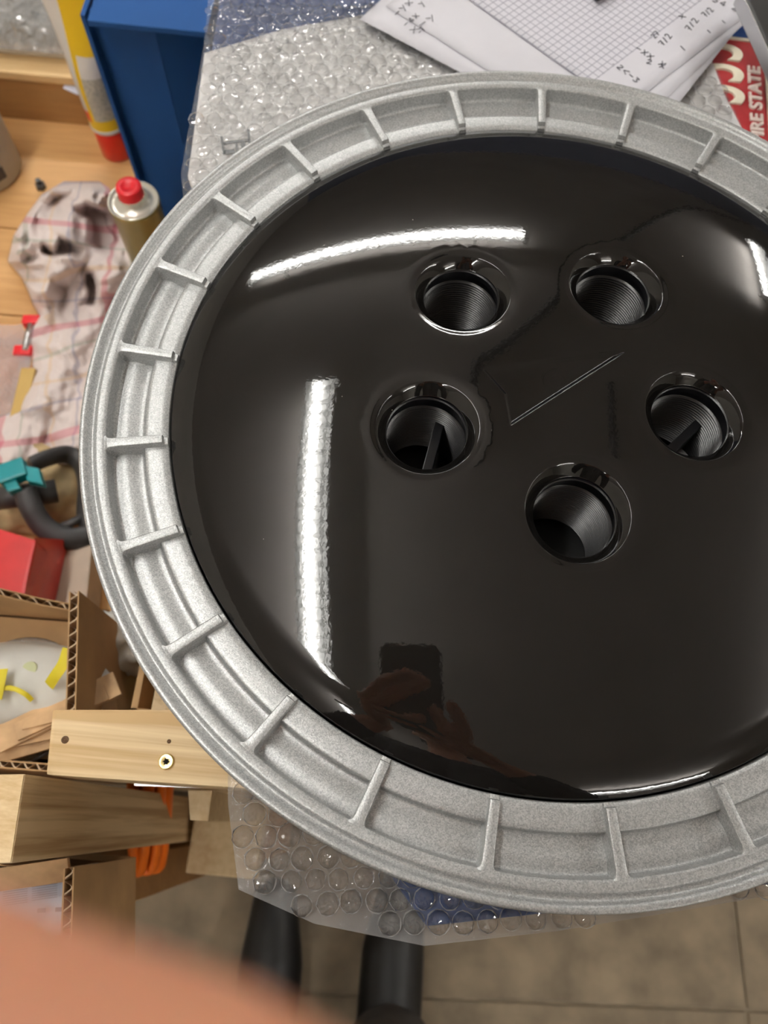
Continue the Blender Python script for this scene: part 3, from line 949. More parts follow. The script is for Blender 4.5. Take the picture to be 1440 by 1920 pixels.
ro = rounded(0, PW, 0, PH, 0.012); ri = rounded(0.0025, PW - 0.0025, 0.0025, PH - 0.0025, 0.0095)
bm = bmesh.new(); n = len(ro)
vo_ = [[bm.verts.new((p[0], p[1], Z + zp + h)) for p in q] for q, h in ((ro, 0.0004), (ro, 0.0014), (ri, 0.0014), (ri, 0.0004))]
for k in range(3):
    for i in range(n): bm.faces.new((vo_[k][i], vo_[k][(i + 1) % n], vo_[k + 1][(i + 1) % n], vo_[k + 1][i]))
bmesh.ops.recalc_face_normals(bm, faces=bm.faces)
link('plate_border', from_bm(bm), M['cream_paint'], plate)
ang = math.atan2(e_rt.y, e_rt.x)
def plate_text(name, s, size, u, v, m_, depth, squash=1.0):
    me = text_mesh(s, size, depth, 0.0004)
    me.transform(Matrix.Translation((*pl(u, v), Z + zp + 0.0008)) @ Matrix.Rotation(ang, 4, 'Z') @ Matrix.Diagonal((squash, 1, 1, 1)))
    return link(name, me, m_, plate)
plate_text('lettering', 'EMPIRE STATE', 0.0118, PW - 0.0270, 0.0062, M['plate_letter'], 0.0006, 1.22)
plate_text('digits', '333', 0.066, PW - 0.0060, 0.0185, M['cream_paint'], 0.0009, 0.62)

# dark metal rod crossing the top right corner
ra, rb = at(1384, -20, -0.02), at(1512, 260, -0.02)
rod = empty('metal_rod', ra)
tag(rod, 'dark metal rail leaning over the top right corner above the number plate', 'rail')
dirv = (rb - ra).normalized(); sidev = Vector((dirv.y, -dirv.x, 0)) * -1
sv = Vector((-dirv.y, dirv.x, 0))
L = (rb - ra).length
link('rail_body', oriented_box(ra + sv * 0.0025, dirv * L, sv * 0.022, (0, 0, -0.012), 0.0015), M['dark_steel'], rod)
link('bright_edge', oriented_box(ra + sv * 0.0012, dirv * L, sv * 0.0011, (0, 0, -0.010), 0.0004), M['steel'], rod)

# ------------------------------------------------------------------ timber stand carrying the tray
def beam_from_px(name, pts, z, th, m_, label, bevel=0.002):
    q = poly_px(pts, z)
    o = link(name, prism(q, Z + z - th, Z + z, bevel), m_)
    tag(o, label, 'timber')
    return o
beam = empty('timber_beam', at(95, 1330, -0.09))
tag(beam, 'pale pine beam with one screw sticking out below left of the wheel', 'timber', 'pine timbers of the stand')
bq = poly_px([(86, 1453), (420, 1476)], -0.0885) + [(0.16, -0.178), (0.16, -0.143)] + poly_px([(420, 1330), (98, 1330)], -0.0885)
link('beam_body', prism(bq, Z - 0.1365, Z - 0.0885, 0.0018), M['pine'], beam)
sc = at(312, 1428, -0.088)
link('screw_head', lathe([(0.0001, 0.0006), (0.0016, 0.0006), (0.0032, 0.0012), (0.0037, 0.0010), (0.0039, 0.0), (0.0025, -0.003)], (sc.x, sc.y, Z - 0.0883), 28), M['brass'], beam, smooth=True)
bm = bmesh.new()
sp_ = []
for k in range(12):
    a = math.pi * 2 * k / 12; r = 0.0019 if k % 2 == 0 else 0.0011
    sp_.append((sc.x + r * math.cos(a), sc.y + r * math.sin(a)))
link('screw_recess', prism(sp_, Z - 0.0884, Z - 0.08745), M['glass_black'], beam)  # black star laid on the head, painted shade of the recess
for kx, ky, kr in ((122, 1387, 0.0022), (317, 1390, 0.0012)):
    c = at(kx, ky, -0.0885)
    link('nail_hole', lathe([(0.0001, 0.0), (kr * 0.7, 0.0001), (kr, -0.0006)], (c.x, c.y, Z - 0.0882), 12), M['hole_shade'], beam)  # dark discs on the surface, colour stands for shade inside the holes
# upright post
pq = [at(47, 1451, -0.07), at(22, 1619, -0.07)]
u = (pq[1] - pq[0]); side = Vector((u.y, -u.x, 0)).normalized()
if side.x > 0: side = -side
post = empty('timber_post', pq[0])
tag(post, 'upright pine post with pale end grain standing left of the screwed beam', 'timber', 'pine timbers of the stand')
ptop = [pq[0], pq[1], pq[1] + side * 0.045, pq[0] + side * 0.045]
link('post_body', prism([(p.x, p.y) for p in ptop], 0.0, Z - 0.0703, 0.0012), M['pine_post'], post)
cen = sum((Vector(p) for p in ptop), Vector()) / 4
link('end_grain', prism([((p.x - cen.x) * 0.975 + cen.x, (p.y - cen.y) * 0.975 + cen.y) for p in ptop], Z - 0.0706, Z - 0.0698), M['endgrain'], post)
o = link('timber_beam', box(-0.14, 0.2, 0.20, 0.245, Z - 0.136, Z - 0.088, 0.002), M['pine']); tag(o, 'second pine beam hidden beneath the far side of the tray', 'timber', 'pine timbers of the stand')
for lx, ly, lb in ((0.03, -0.162, 'near'), (0.05, 0.222, 'far')):
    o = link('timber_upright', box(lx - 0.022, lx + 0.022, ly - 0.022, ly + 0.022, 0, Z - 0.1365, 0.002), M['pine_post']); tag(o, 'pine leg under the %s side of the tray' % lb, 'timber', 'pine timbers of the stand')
o = link('metal_strip', prism(poly_px([(252, 1466), (384, 1472), (384, 1478), (252, 1473)], -0.1365), Z - 0.139, Z - 0.1365), M['steel'])
tag(o, 'thin pale strip under the lower edge of the screwed beam', 'strip')

# lower storage cabinet left of the stand
cb = empty('low_cabinet', (-0.35, -0.12, 0))
tag(cb, 'low wooden cabinet on the floor below the wheel and the cartons', 'cabinet')
fr = at(400, 1642, -0.45); fl = at(150, 1600, -0.45)
cabx0, cabx1, caby0, caby1 = -0.75, -0.155, fr.y, -0.03
o = link('timber_rail', box(-0.218, cabx1, caby0, -0.180, Z - 0.475, Z - 0.45, 0.002), M['offcut']); tag(o, 'low pine rail beside the foot of the upright post', 'timber')
o = link('timber_upright', box(-0.20, -0.17, caby0 + 0.005, -0.185, 0.0, Z - 0.4755), M['ledge']); tag(o, 'dark timber foot under the low pine rail', 'timber')
caby0 = -0.178
link('cabinet_top', box(cabx0, cabx1, caby0, caby1, Z - 0.475, Z - 0.45, 0.002), M['offcut'], cb)
link('cabinet_body', box(cabx0 + 0.01, cabx1 - 0.012, caby0 + 0.01, caby1, 0.0, Z - 0.475), M['ledge'], cb)
o = link('timber_offcut', prism(poly_px([(352, 1482), (398, 1482), (390, 1541), (356, 1538)], -0.20), Z - 0.45, Z - 0.20, 0.001), M['offcut'])
tag(o, 'short upright pine offcut just behind the upright post', 'timber')

# orange cable hanging in loops
def cable_loop(cx0, cx1, ytop, ybot, z):
    pts = [(cx0, ytop - 40), (cx0 - 2, (ytop + ybot) / 2), (cx0 + 4, ybot - 8), ((cx0 + cx1) / 2, ybot), (cx1 - 2, ybot - 12), (cx1 + 6, (ytop + ybot) / 2), (cx1 + 12, ytop - 30)]
    return [at(x, y, z - 0.0006 * (y - ytop)) for x, y in pts]
oc = empty('orange_cable', at(290, 1560, -0.37))
tag(oc, 'orange power cable hanging in loops behind the upright post', 'cable')
for k, (a, b) in enumerate(((250, 268), (264, 290), (280, 304))):
    link('cable_loop', sweep(spline(cable_loop(a, b, 1480, 1634 - 3 * k, -0.33 - 0.012 * k), 6), 0.0048, 10), M['orange'], oc, smooth=True)

# ------------------------------------------------------------------ front carton with dust mask
def corrugated(p0, p1, ztop0, ztop1, depth, name, parent, thick=0.005, facing=None, waves=None, ztops=None):
    """a wall of corrugated board: two liners and the wavy flute visible along the top edge"""
    p0, p1 = Vector(p0), Vector(p1)
    d = (p1 - p0); L = d.length; d.normalize(); n = Vector((-d.y, d.x))
    N = 40
    def top(t): 
        if ztops:
            for (a, za), (b, zb) in zip(ztops, ztops[1:]):
                if a <= t <= b: return za + (zb - za) * (t - a) / (b - a)
        return ztop0 + (ztop1 - ztop0) * t
    for s, nm in ((0, 'liner'), (1, 'liner')):
        bm = bmesh.new()
        rows = []
        for i in range(N + 1):
            t = i / N; b0 = p0 + d * L * t + n * (thick * s - 0.0004); b1 = b0 + n * 0.0008
            zt = top(t); zb = min(ztop0, ztop1) - depth
            rows.append([bm.verts.new((b0.x, b0.y, zb)), bm.verts.new((b0.x, b0.y, zt)), bm.verts.new((b1.x, b1.y, zt)), bm.verts.new((b1.x, b1.y, zb))])
        for a, b in zip(rows, rows[1:]):
            for k in range(4): bm.faces.new((a[k], a[(k + 1) % 4], b[(k + 1) % 4], b[k]))
        bm.faces.new(rows[0]); bm.faces.new(rows[-1][::-1])
        bmesh.ops.recalc_face_normals(bm, faces=bm.faces)
        link(nm, from_bm(bm), M['card'], parent)
    # flute
    W = waves or int(L / 0.0075)
    bm = bmesh.new(); prev = None
    K = W * 10
    for i in range(K + 1):
        t = i / K; ph = 2 * math.pi * W * t
        o0 = p0 + d * L * t + n * (thick * (0.5 + 0.44 * math.sin(ph)))
        o1 = o0 + n * 0.0007 + d * 0.0004
        zt = top(t) - 0.0006
        cur = [bm.verts.new((o0.x, o0.y, zt)), bm.verts.new((o1.x, o1.y, zt)), bm.verts.new((o1.x, o1.y, zt - 0.05)), bm.verts.new((o0.x, o0.y, zt - 0.05))]
        if prev:
            for k in range(4): bm.faces.new((prev[k], prev[(k + 1) % 4], cur[(k + 1) % 4], cur[k]))
        prev = cur
    bmesh.ops.recalc_face_normals(bm, faces=bm.faces)
    link('flute', from_bm(bm), M['card_edge'], parent)
ZB = -0.15
b_tr, b_mid = xy(147, 1108, ZB), xy(141, 1335, ZB)       # right wall, back to front
b_br = b_mid + (b_mid - b_tr) * ((-0.1775 - b_mid.y) / (b_mid.y - b_tr.y))
dl = Vector((-0.26, -0.004))
b_tl, b_bl = b_tr + dl, b_br + dl
boxA = empty('cardboard_box', (b_br.x - 0.13, b_br.y + 0.05, Z - 0.36))
tag(boxA, 'open brown corrugated cardboard box holding a white dust mask', 'box', 'cardboard boxes')
corrugated(b_br, b_tr, Z + ZB, Z + ZB, 0.21, 'wall', boxA, 0.0052)
bk_l = b_tr + Vector((-0.26, -0.004))
corrugated(b_tr + Vector((-0.001, 0)), bk_l, Z + ZB, Z + ZB, 0.16, 'wall', boxA, 0.004,
           ztops=[(0, Z + ZB - 0.045), (0.12, Z + ZB - 0.028), (0.22, Z + ZB - 0.004), (0.34, Z + ZB), (1.0, Z + ZB - 0.004)])
corrugated(b_bl, b_br, Z + ZB - 0.035, Z + ZB - 0.035, 0.175, 'wall', boxA, 0.004)
corrugated(b_tl, b_bl, Z + ZB, Z + ZB, 0.21, 'wall', boxA, 0.004)
link('box_floor', prism([(p.x, p.y) for p in (b_br, b_tr, b_tl, b_bl)], Z - 0.362, Z - 0.358), M['card'], boxA)
o = link('wooden_crate', prism([(b_br.x - 0.03, b_br.y + 0.01), (b_tr.x - 0.03, b_tr.y - 0.01), (b_tl.x, b_tl.y - 0.01), (b_bl.x, b_bl.y + 0.01)], Z - 0.449, Z - 0.3625), M['ledge'])
tag(o, 'plain wooden crate under the open cardboard box', 'crate')
# torn board pieces packed in the box
places = ['under the dish', 'next to the beam end', 'below the mask rim', 'close to the upright post', 'against the fluted wall', 'at the left edge above the post', 'touching the beam corner', 'left of the dish',
          'in the gap beside the beam', 'crossing under the fluted wall', 'at the left edge of the picture', 'lowest beside the post', 'between beam and mask', 'under the crossed strips']
for k in range(14):
    px = random.uniform(-25, 130); py = random.uniform(1325, 1462)
    if px > 90: py = min(py, 1335)
    a = random.uniform(0.25, 0.62); ln = random.uniform(0.035, 0.085); wd = random.uniform(0.007, 0.017); z = -0.185 - 0.0012 * k
    c = at(px, py, z)
    c.x = min(c.x, b_br.x - 0.022); c.y = max(c.y, b_br.y + 0.018)
    e = Vector((math.cos(a), math.sin(a), random.uniform(-.10, .10))); sd = Vector((-math.sin(a), math.cos(a), random.uniform(-.5, .5)))
    me = oriented_box(c - e * ln / 2 - sd * wd / 2, e * ln, sd * wd, (0, 0, 0.003), 0.0006)
    o = link('cardboard_scrap', me, M['card_light'])
    tag(o, 'torn strip of brown cardboard in the mask box, ' + places[k], 'cardboard scrap', 'torn cardboard strips in the box')
o = link('packing_board', prism([(b_br.x - 0.004, b_br.y + 0.008), (b_tr.x - 0.004, b_tr.y - 0.006), (b_tl.x + 0.006, b_tl.y - 0.006), (b_bl.x + 0.006, b_bl.y + 0.008)], Z - 0.357, Z - 0.214), M['card'])
tag(o, 'brown cardboard filler under the dust mask and torn strips', 'filler')
# dust mask: shallow oval shell with yellow straps
mc = at(50, 1290, -0.205)
mask = empty('dust_mask', (mc.x, mc.y, mc.z))
tag(mask, 'white cup-shaped dust mask with yellow straps inside the open cardboard box', 'dust mask')
verts, faces = [], []
NR, NS = 10, 40
for i in range(NR + 1):
    t = i / NR
    for k in range(NS):
        a = 2 * math.pi * k / NS
        rx, ry = 0.056 * math.sin(t * math.pi / 2), 0.029 * math.sin(t * math.pi / 2)
        zz = 0.026 * math.cos(t * math.pi / 2)
        if i == NR: rx, ry, zz = 0.058, 0.031, -0.001
        verts.append((mc.x + rx * math.cos(a + 0.0), mc.y + ry * math.sin(a), mc.z + zz))
for i in range(NR):
    for k in range(NS):
        k2 = (k + 1) % NS
        faces.append((i * NS + k, i * NS + k2, (i + 1) * NS + k2, (i + 1) * NS + k))
link('shell', recalc(pydata(verts, faces)), M['mask_white'], mask, smooth=True)
vz = mc + Vector((0.009, 0.009, 0.0238))
link('logo_dot', lathe([(0.0001, 0.001), (0.0045, 0.0006), (0.0048, -0.001)], vz, 20), mat('dot', (0.5, 0.52, 0.3), 0.7), mask)
def zmask(px, py, dz=0.0): return at(px, py, -0.15 + dz)
link('strap', sweep(spline([at(128, 1216, -0.166), at(118, 1245, -0.168), at(103, 1268, -0.171), at(92, 1285, -0.178)], 5), 0.002, 8, flat=(0.0038, 0.0006)), M['yellow_strap'], mask)
link('strap', sweep(spline([at(-20, 1296, -0.174), at(18, 1290, -0.173), at(45, 1300, -0.174), at(60, 1313, -0.178)], 5), 0.002, 8, flat=(0.0016, 0.0008)), M['yellow_strap'], mask)
link('strap', sweep(spline([at(-6, 1310, -0.174), at(0, 1280, -0.171), at(5, 1255, -0.173)], 5), 0.002, 8, flat=(0.0035, 0.0006)), M['yellow_strap'], mask)
# clear plastic cup rim below the mask
pc = at(40, 1312, -0.206)
o = link('plastic_dish', lathe([(0.0001, -0.012), (0.028, -0.012), (0.040, 0.0), (0.041, 0.0008), (0.039, 0.0003)], pc, 40), film('dish', 0.15, gloss=0.3), None, smooth=True)
tag(o, 'clear plastic dish tucked under the dust mask in the cardboard box', 'dish')
# a second carton nearer the camera, past the post, with a printed bag
ZC = -0.13
n_tr, n_br = xy(139, 1602, ZC), xy(133, 1757, ZC)
n_tr = n_tr + (n_br - n_tr) * max(0.0, (-0.2245 - n_tr.y) / (n_br.y - n_tr.y))
n_br = n_br + (n_br - n_tr) * 0.9
n_tl, n_bl = n_tr + Vector((-0.24, 0.0)), n_br + Vector((-0.24, 0.0))
boxC = empty('cardboard_box', (n_br.x - 0.12, n_br.y + 0.02, Z - 0.25))
tag(boxC, 'brown corrugated cardboard box in front of the upright post with a printed bag inside', 'box', 'cardboard boxes')
corrugated(n_br, n_tr, Z + ZC, Z + ZC, 0.12, 'wall', boxC, 0.0048)
corrugated(n_tr + Vector((-0.001, -0.0045)), n_tl + Vector((-0.001, -0.0045)), Z + ZC - 0.03, Z + ZC - 0.03, 0.09, 'wall', boxC, 0.004)
corrugated(n_bl, n_br, Z + ZC, Z + ZC, 0.12, 'wall', boxC, 0.004)
corrugated(n_tl, n_bl, Z + ZC, Z + ZC, 0.12, 'wall', boxC, 0.004)
link('box_floor', prism([(p.x, p.y) for p in (n_br, n_tr, n_tl, n_bl)], Z - 0.252, Z - 0.248), M['card'], boxC)
o = link('wooden_stool', prism([(n_br.x - 0.06, n_br.y + 0.01), (n_tr.x - 0.06, n_tr.y - 0.012), (n_tl.x, n_tl.y - 0.012), (n_bl.x, n_bl.y + 0.01)], 0.0, Z - 0.2525), M['ledge'])
tag(o, 'dark wooden block under the box with the printed bag', 'block')
o = link('cardboard_flap', oriented_box(at(-30, 1632, -0.145), at(131, 1608, -0.145) - at(-30, 1632, -0.145), (0, -0.012, -0.012), (0, 0, 0.004), 0.0006), M['card_light'])
tag(o, 'brown cardboard flap across the box beside the printed label', 'cardboard flap')
bagv = poly_px([(-40, 1665), (129, 1638), (127, 1750), (-40, 1790)], -0.165)
def bag_h(x, y): return Z - 0.165 + 0.003 * noise.noise(Vector((x * 30, y * 30, 5)))
bag = link('printed_bag', grid_over(bagv, 0.008, bag_h), M['label_blue'], None, smooth=True)
tag(bag, 'pale blue plastic bag with rows of small print in the cardboard box', 'bag')
bm = bmesh.new()
for bx0, bx1, y0, n in ((6, 52, 1662, 9), (60, 108, 1652, 9)):
    for r in range(n):
        yy = y0 + r * 4.2
        bar2(bm, P2(bx0, yy + 3, -0.162), P2(bx1, yy - 4, -0.162), 0.00035, Z - 0.1618, 0.0002)
for bx, by in ((112, 1706), (78, 1708)):
    bar2(bm, P2(bx - 8, by, -0.162), P2(bx + 8, by - 1, -0.162), 0.0022, Z - 0.1618, 0.0002)
tag(link('small_print', from_bm(bm), mat('grey_ink', (0.25, 0.25, 0.3), 0.6), bag), 'grey lines of small print')

# ------------------------------------------------------------------ second carton between box and wheel
q0 = [xy(168, 1000, -0.14), xy(262, 1330, -0.14)]
boxB = empty('cardboard_box', (-0.22, -0.08, Z - 0.45))
tag(boxB, 'brown cardboard box with a white plastic bag, squeezed between the mask box and the wheel', 'box', 'cardboard boxes')
bx0, bx1 = max(b_tr.x, b_br.x) + 0.010, max(b_tr.x, b_br.x) + 0.062
by0, by1 = xy(200, 1335, -0.2).y, xy(200, 1010, -0.2).y
for nm, a in (('wall', (bx0, bx0 + 0.004, by0, by1)), ('wall', (bx1 - 0.004, bx1, by0, by1)), ('wall', (bx0, bx1, by0, by0 + 0.004)), ('wall', (bx0, bx1, by1 - 0.004, by1))):
    link(nm, box(*a, Z - 0.45, Z - 0.20), M['card'], boxB)
link('box_floor', box(bx0, bx1, by0, by1, Z - 0.45, Z - 0.446), M['card'], boxB)
link('flap', oriented_box((bx0, by0 + 0.07, Z - 0.2), (0, by1 - by0 - 0.07, 0), (0.028, 0, -0.02), (0, 0, 0.004)), M['card'], boxB)
pb_ = at(222, 1200, -0.24)
bm = bmesh.new(); bmesh.ops.create_icosphere(bm, subdivisions=4, radius=1.0)
for v in bm.verts:
    nn = noise.noise(v.co * 2.2) * 0.35 + noise.noise(v.co * 5) * 0.15
    v.co = Vector((v.co.x * 0.030, v.co.y * 0.024, v.co.z * 0.02)) * (1 + nn) + pb_ + Vector((0, 0, -0.01))
tag(link('plastic_bag', from_bm(bm), M['mask_white'], None, smooth=True), 'crumpled white plastic bag in the narrow box beside the wheel', 'bag')
o = link('green_strip', oriented_box(at(258, 1325, -0.3), (0.02, 0, 0), (0, 0.05, 0), (0, 0, -0.14)), M['green']); tag(o, 'green plastic edge next to the narrow cardboard box', 'plastic strip')
o = link('timber_offcut', oriented_box(at(270, 1335, -0.19) + Vector((0.004, 0, 0)), (0.031, 0.003, 0), (0, 0.03, 0), (0, 0, -0.25), 0.001), M['pine_post']); tag(o, 'upright pale timber behind the screwed beam at the wheel edge', 'timber')

# ------------------------------------------------------------------ workbench at the left
bench = empty('workbench', (-0.6, 0.3, 0))
tag(bench, 'orange-brown wooden workbench with plank top at the left', 'workbench')
ZW = -0.40
ye = xy(60, 225, ZW).y; yj = xy(30, 590, ZW).y
rows = [(-0.028, 0.14), (0.142, yj - 0.002), (yj, 0.40), (0.402, ye + 0.02)]
for a, b in rows:
    link('plank', box(-1.3, -0.26, a, b, Z + ZW - 0.03, Z + ZW, 0.0015), M['bench'], bench)
link('bench_body', box(-1.28, -0.28, -0.015, ye + 0.01, 0, Z + ZW - 0.031), M['ledge'], bench)
ledge = empty('shelf_ledge', (-0.6, ye + 0.15, Z + ZW))
tag(ledge, 'wooden ledge along the back of the workbench, front coloured darker for shade', 'shelf')
link('ledge_front', box(-1.3, -0.26, ye, ye + 0.35, Z + ZW, Z - 0.342), M['ledge'], ledge)  # shadow on the front face put into its darker brown
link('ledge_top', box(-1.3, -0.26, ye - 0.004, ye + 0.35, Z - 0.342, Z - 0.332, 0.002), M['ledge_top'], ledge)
yc = xy(50, 104, -0.332).y
o = link('cream_board', box(-1.3, -0.30, yc, yc + 0.3, Z - 0.332, Z - 0.318, 0.002), M['cream']); tag(o, 'cream white board lying on the wooden ledge', 'board')
yw = xy(50, 84, -0.31).y
def bag2_h(x, y):
    e = sstep(yw, yw + 0.02, y)
    return Z - 0.318 + 0.022 * e + 0.008 * e * noise.noise(Vector((x * 35, y * 35, 2))) + 0.006 * e * noise.noise(Vector((x * 90, y * 90, 4)))
o = link('bubble_wrap_bundle', grid_over([(-0.80, yw), (-0.40, yw), (-0.36, yw + 0.2), (-0.8, yw + 0.2)], 0.005, bag2_h), M['film_bag'], None, smooth=True)
tag(o, 'crinkled bubble wrap bundle on the cream board, top left corner', 'bubble wrap')

# blue holder: tall open-fronted box
bx = at(152, 0, -0.15); 
hx0, hx1, hy0, hy1 = -0.366, -0.258, 0.415, 0.56
holder = empty('blue_holder', ((hx0 + hx1) / 2, (hy0 + hy1) / 2, Z + ZW))
tag(holder, 'tall blue plastic holder with open front standing behind the wheel at upper left', 'holder')
zt = Z - 0.15
link('side_wall', box(hx0, hx0 + 0.004, hy0 + 0.004, hy1, Z + ZW, zt + 0.004, 0.0006), M['blue'], holder)
link('side_wall', box(hx1 - 0.004, hx1, hy0 + 0.002, hy1, Z + ZW, zt, 0.0006), M['blue'], holder)
link('top_plate', prism([(hx0 + 0.008, hy0 - 0.003), (hx1 + 0.001, hy0 - 0.004), (hx1 + 0.001, hy1), (hx0 + 0.008, hy1)], zt, zt + 0.005, 0.0008), M['blue'], holder)
link('back_panel', box(hx0 + 0.004, hx0 + 0.060, hy0 + 0.015, hy0 + 0.020, Z + ZW, zt), M['blue'], holder)
link('back_panel', oriented_box((hx0 + 0.060, hy0 + 0.005, Z + ZW), (hx1 - 0.004 - hx0 - 0.060, 0.030, 0), (0, 0.006, 0), (0, 0, zt - Z - ZW)), M['blue'], holder)
link('step_panel', box(hx0 + 0.057, hx0 + 0.061, hy0 + 0.005, hy0 + 0.020, Z + ZW, zt), M['blue'], holder)
link('foot_plate', box(hx0 + 0.004, hx1 - 0.004, hy0 + 0.002, hy0 + 0.055, Z + ZW, Z + ZW + 0.004), M['blue'], holder)
link('gusset', oriented_box((hx0 + 0.070, hy0 - 0.012, Z + ZW + 0.005), (0.026, 0, 0), (0, 0.020, 0.07), (0, 0, 0.004)), M['blue'], holder)

# glue tube standing on its cap
gb = at(222, 283, ZW)
glue = empty('glue_tube', (gb.x, gb.y, Z + ZW))
tag(glue, 'yellow and white glue tube standing on its red cap against the blue holder', 'glue tube')
link('cap', lathe([(0.0001, 0.0), (0.0175, 0.0), (0.0190, 0.002), (0.0190, 0.036), (0.0175, 0.040), (0.0001, 0.040)], (gb.x, gb.y, Z + ZW), 40), M['tube_red'], glue, smooth=True)
link('collar', lathe([(0.0185, 0.040), (0.0205, 0.0405), (0.0208, 0.045), (0.0195, 0.0455)], (gb.x, gb.y, Z + ZW), 40), M['white_print'], glue, smooth=True)
NU, NV, H0, H1 = 48, 34, 0.045, 0.205
verts, faces, fm = [], [], []
fang = math.radians(-15)
for j in range(NV + 1):
    t = j / NV; z = H0 + (H1 - H0) * t
    f = sstep(0.25, 1.0, t)
    rx = 0.0203 * (1 - f) + 0.030 * f; ry = 0.0203 * (1 - f) + 0.0012 * f
    for i in range(NU):
        a = 2 * math.pi * i / NU
        x, y = rx * math.cos(a), ry * math.sin(a)
        verts.append((gb.x + x * math.cos(fang) - y * math.sin(fang), gb.y + x * math.sin(fang) + y * math.cos(fang), Z + ZW + z))
for j in range(NV):
    for i in range(NU):
        i2 = (i + 1) % NU
        faces.append((j * NU + i, j * NU + i2, (j + 1) * NU + i2, (j + 1) * NU + i))
        deg = 360 * (i + .5) / NU; t = (j + .5) / NV
        c = 0
        if 268 < deg < 345 and 0.08 < t < 0.50: c = 2
        if 268 < deg < 345 and 0.42 < t < 0.56: c = 1
        if deg < 252 and deg > 100 and 0.10 < t < 0.9: c = 1
        if 205 < deg < 255 and 0.06 < t < 0.15: c = 3
        fm.append(c)
faces.append([NV * NU + i for i in range(NU)]); fm.append(0)
me = pydata(verts, faces)
for m_ in (M['yellow'], M['white_print'], M['grey_print'], M['tube_red']): me.materials.append(m_)
for p, c in zip(me.polygons, fm): p.material_index = c
recalc(me)
link('tube_body', me, None, glue, smooth=True)
# hazard diamond and small print block
def on_tube(px, py, z): return at(px, py, z)
o = link('paper_tag', oriented_box(at(118, 165, -0.345), at(133, 128, -0.335) - at(118, 165, -0.345), at(146, 178, -0.348) - at(118, 165, -0.345), (0, 0, -0.0006)), mat('tag_paper', (0.66, 0.68, 0.8), 0.7))
tag(o, 'scrap of pale bluish paper behind the glue tube', 'paper scrap')

# solvent can with red cap
cc = at(250, 376, -0.262)
can = empty('solvent_can', (cc.x, cc.y, Z + ZW))
tag(can, 'olive metal solvent can with red screw cap between tea towel and blue holder', 'can')
cz = Z - 0.262
link('can_body', lathe([(0.0001, Z + ZW), (0.0225, Z + ZW), (0.0232, Z + ZW + 0.002), (0.0232, cz - 0.006), (0.0242, cz - 0.004), (0.0242, cz - 0.001), (0.0238, cz)], (cc.x, cc.y, 0), 48), M['olive'], can, smooth=True)
link('can_top', lathe([(0.0240, cz - 0.001), (0.0236, cz + 0.001), (0.0222, cz), (0.0215, cz - 0.003), (0.0150, cz + 0.001), (0.0125, cz + 0.003), (0.0125, cz + 0.008)], (cc.x, cc.y, 0), 48), M['tin'], can, smooth=True)
link('cap', lathe([(0.0118, cz + 0.004), (0.0118, cz + 0.017), (0.0110, cz + 0.0185), (0.0065, cz + 0.0185), (0.0058, cz + 0.0178), (0.0001, cz + 0.0178)], (cc.x, cc.y, 0), 40), M['red_cap'], can, smooth=True)

# grey cup at the left edge
gc = at(-28, 318, ZW)
cup = empty('grey_cup', (gc.x, gc.y, Z + ZW))
tag(cup, 'grey beige plastic cup with dark square label at the left edge', 'cup')
link('cup_body', lathe([(0.0001, 0.0), (0.040, 0.0), (0.043, 0.003), (0.045, 0.088), (0.0455, 0.090), (0.044, 0.090), (0.042, 0.086), (0.040, 0.006), (0.0001, 0.006)], (gc.x, gc.y, Z + ZW), 56), M['grey_cup'], cup, smooth=True)
a0 = math.radians(-38)
vs = []
for da, zz in ((-0.12, 0.016), (0.14, 0.016), (0.14, 0.031), (-0.12, 0.031)):
    r = 0.0441 + 0.0003
    vs.append((gc.x + r * math.cos(a0 + da), gc.y + r * math.sin(a0 + da), Z + ZW + zz))
vs2 = [(v[0] + 0.0006 * math.cos(a0), v[1] + 0.0006 * math.sin(a0), v[2]) for v in vs]
link('label', recalc(pydata(vs + vs2, [(0, 1, 2, 3), (4, 5, 6, 7), (0, 1, 5, 4), (1, 2, 6, 5), (2, 3, 7, 6), (3, 0, 4, 7)])), M['cup_label'], cup)

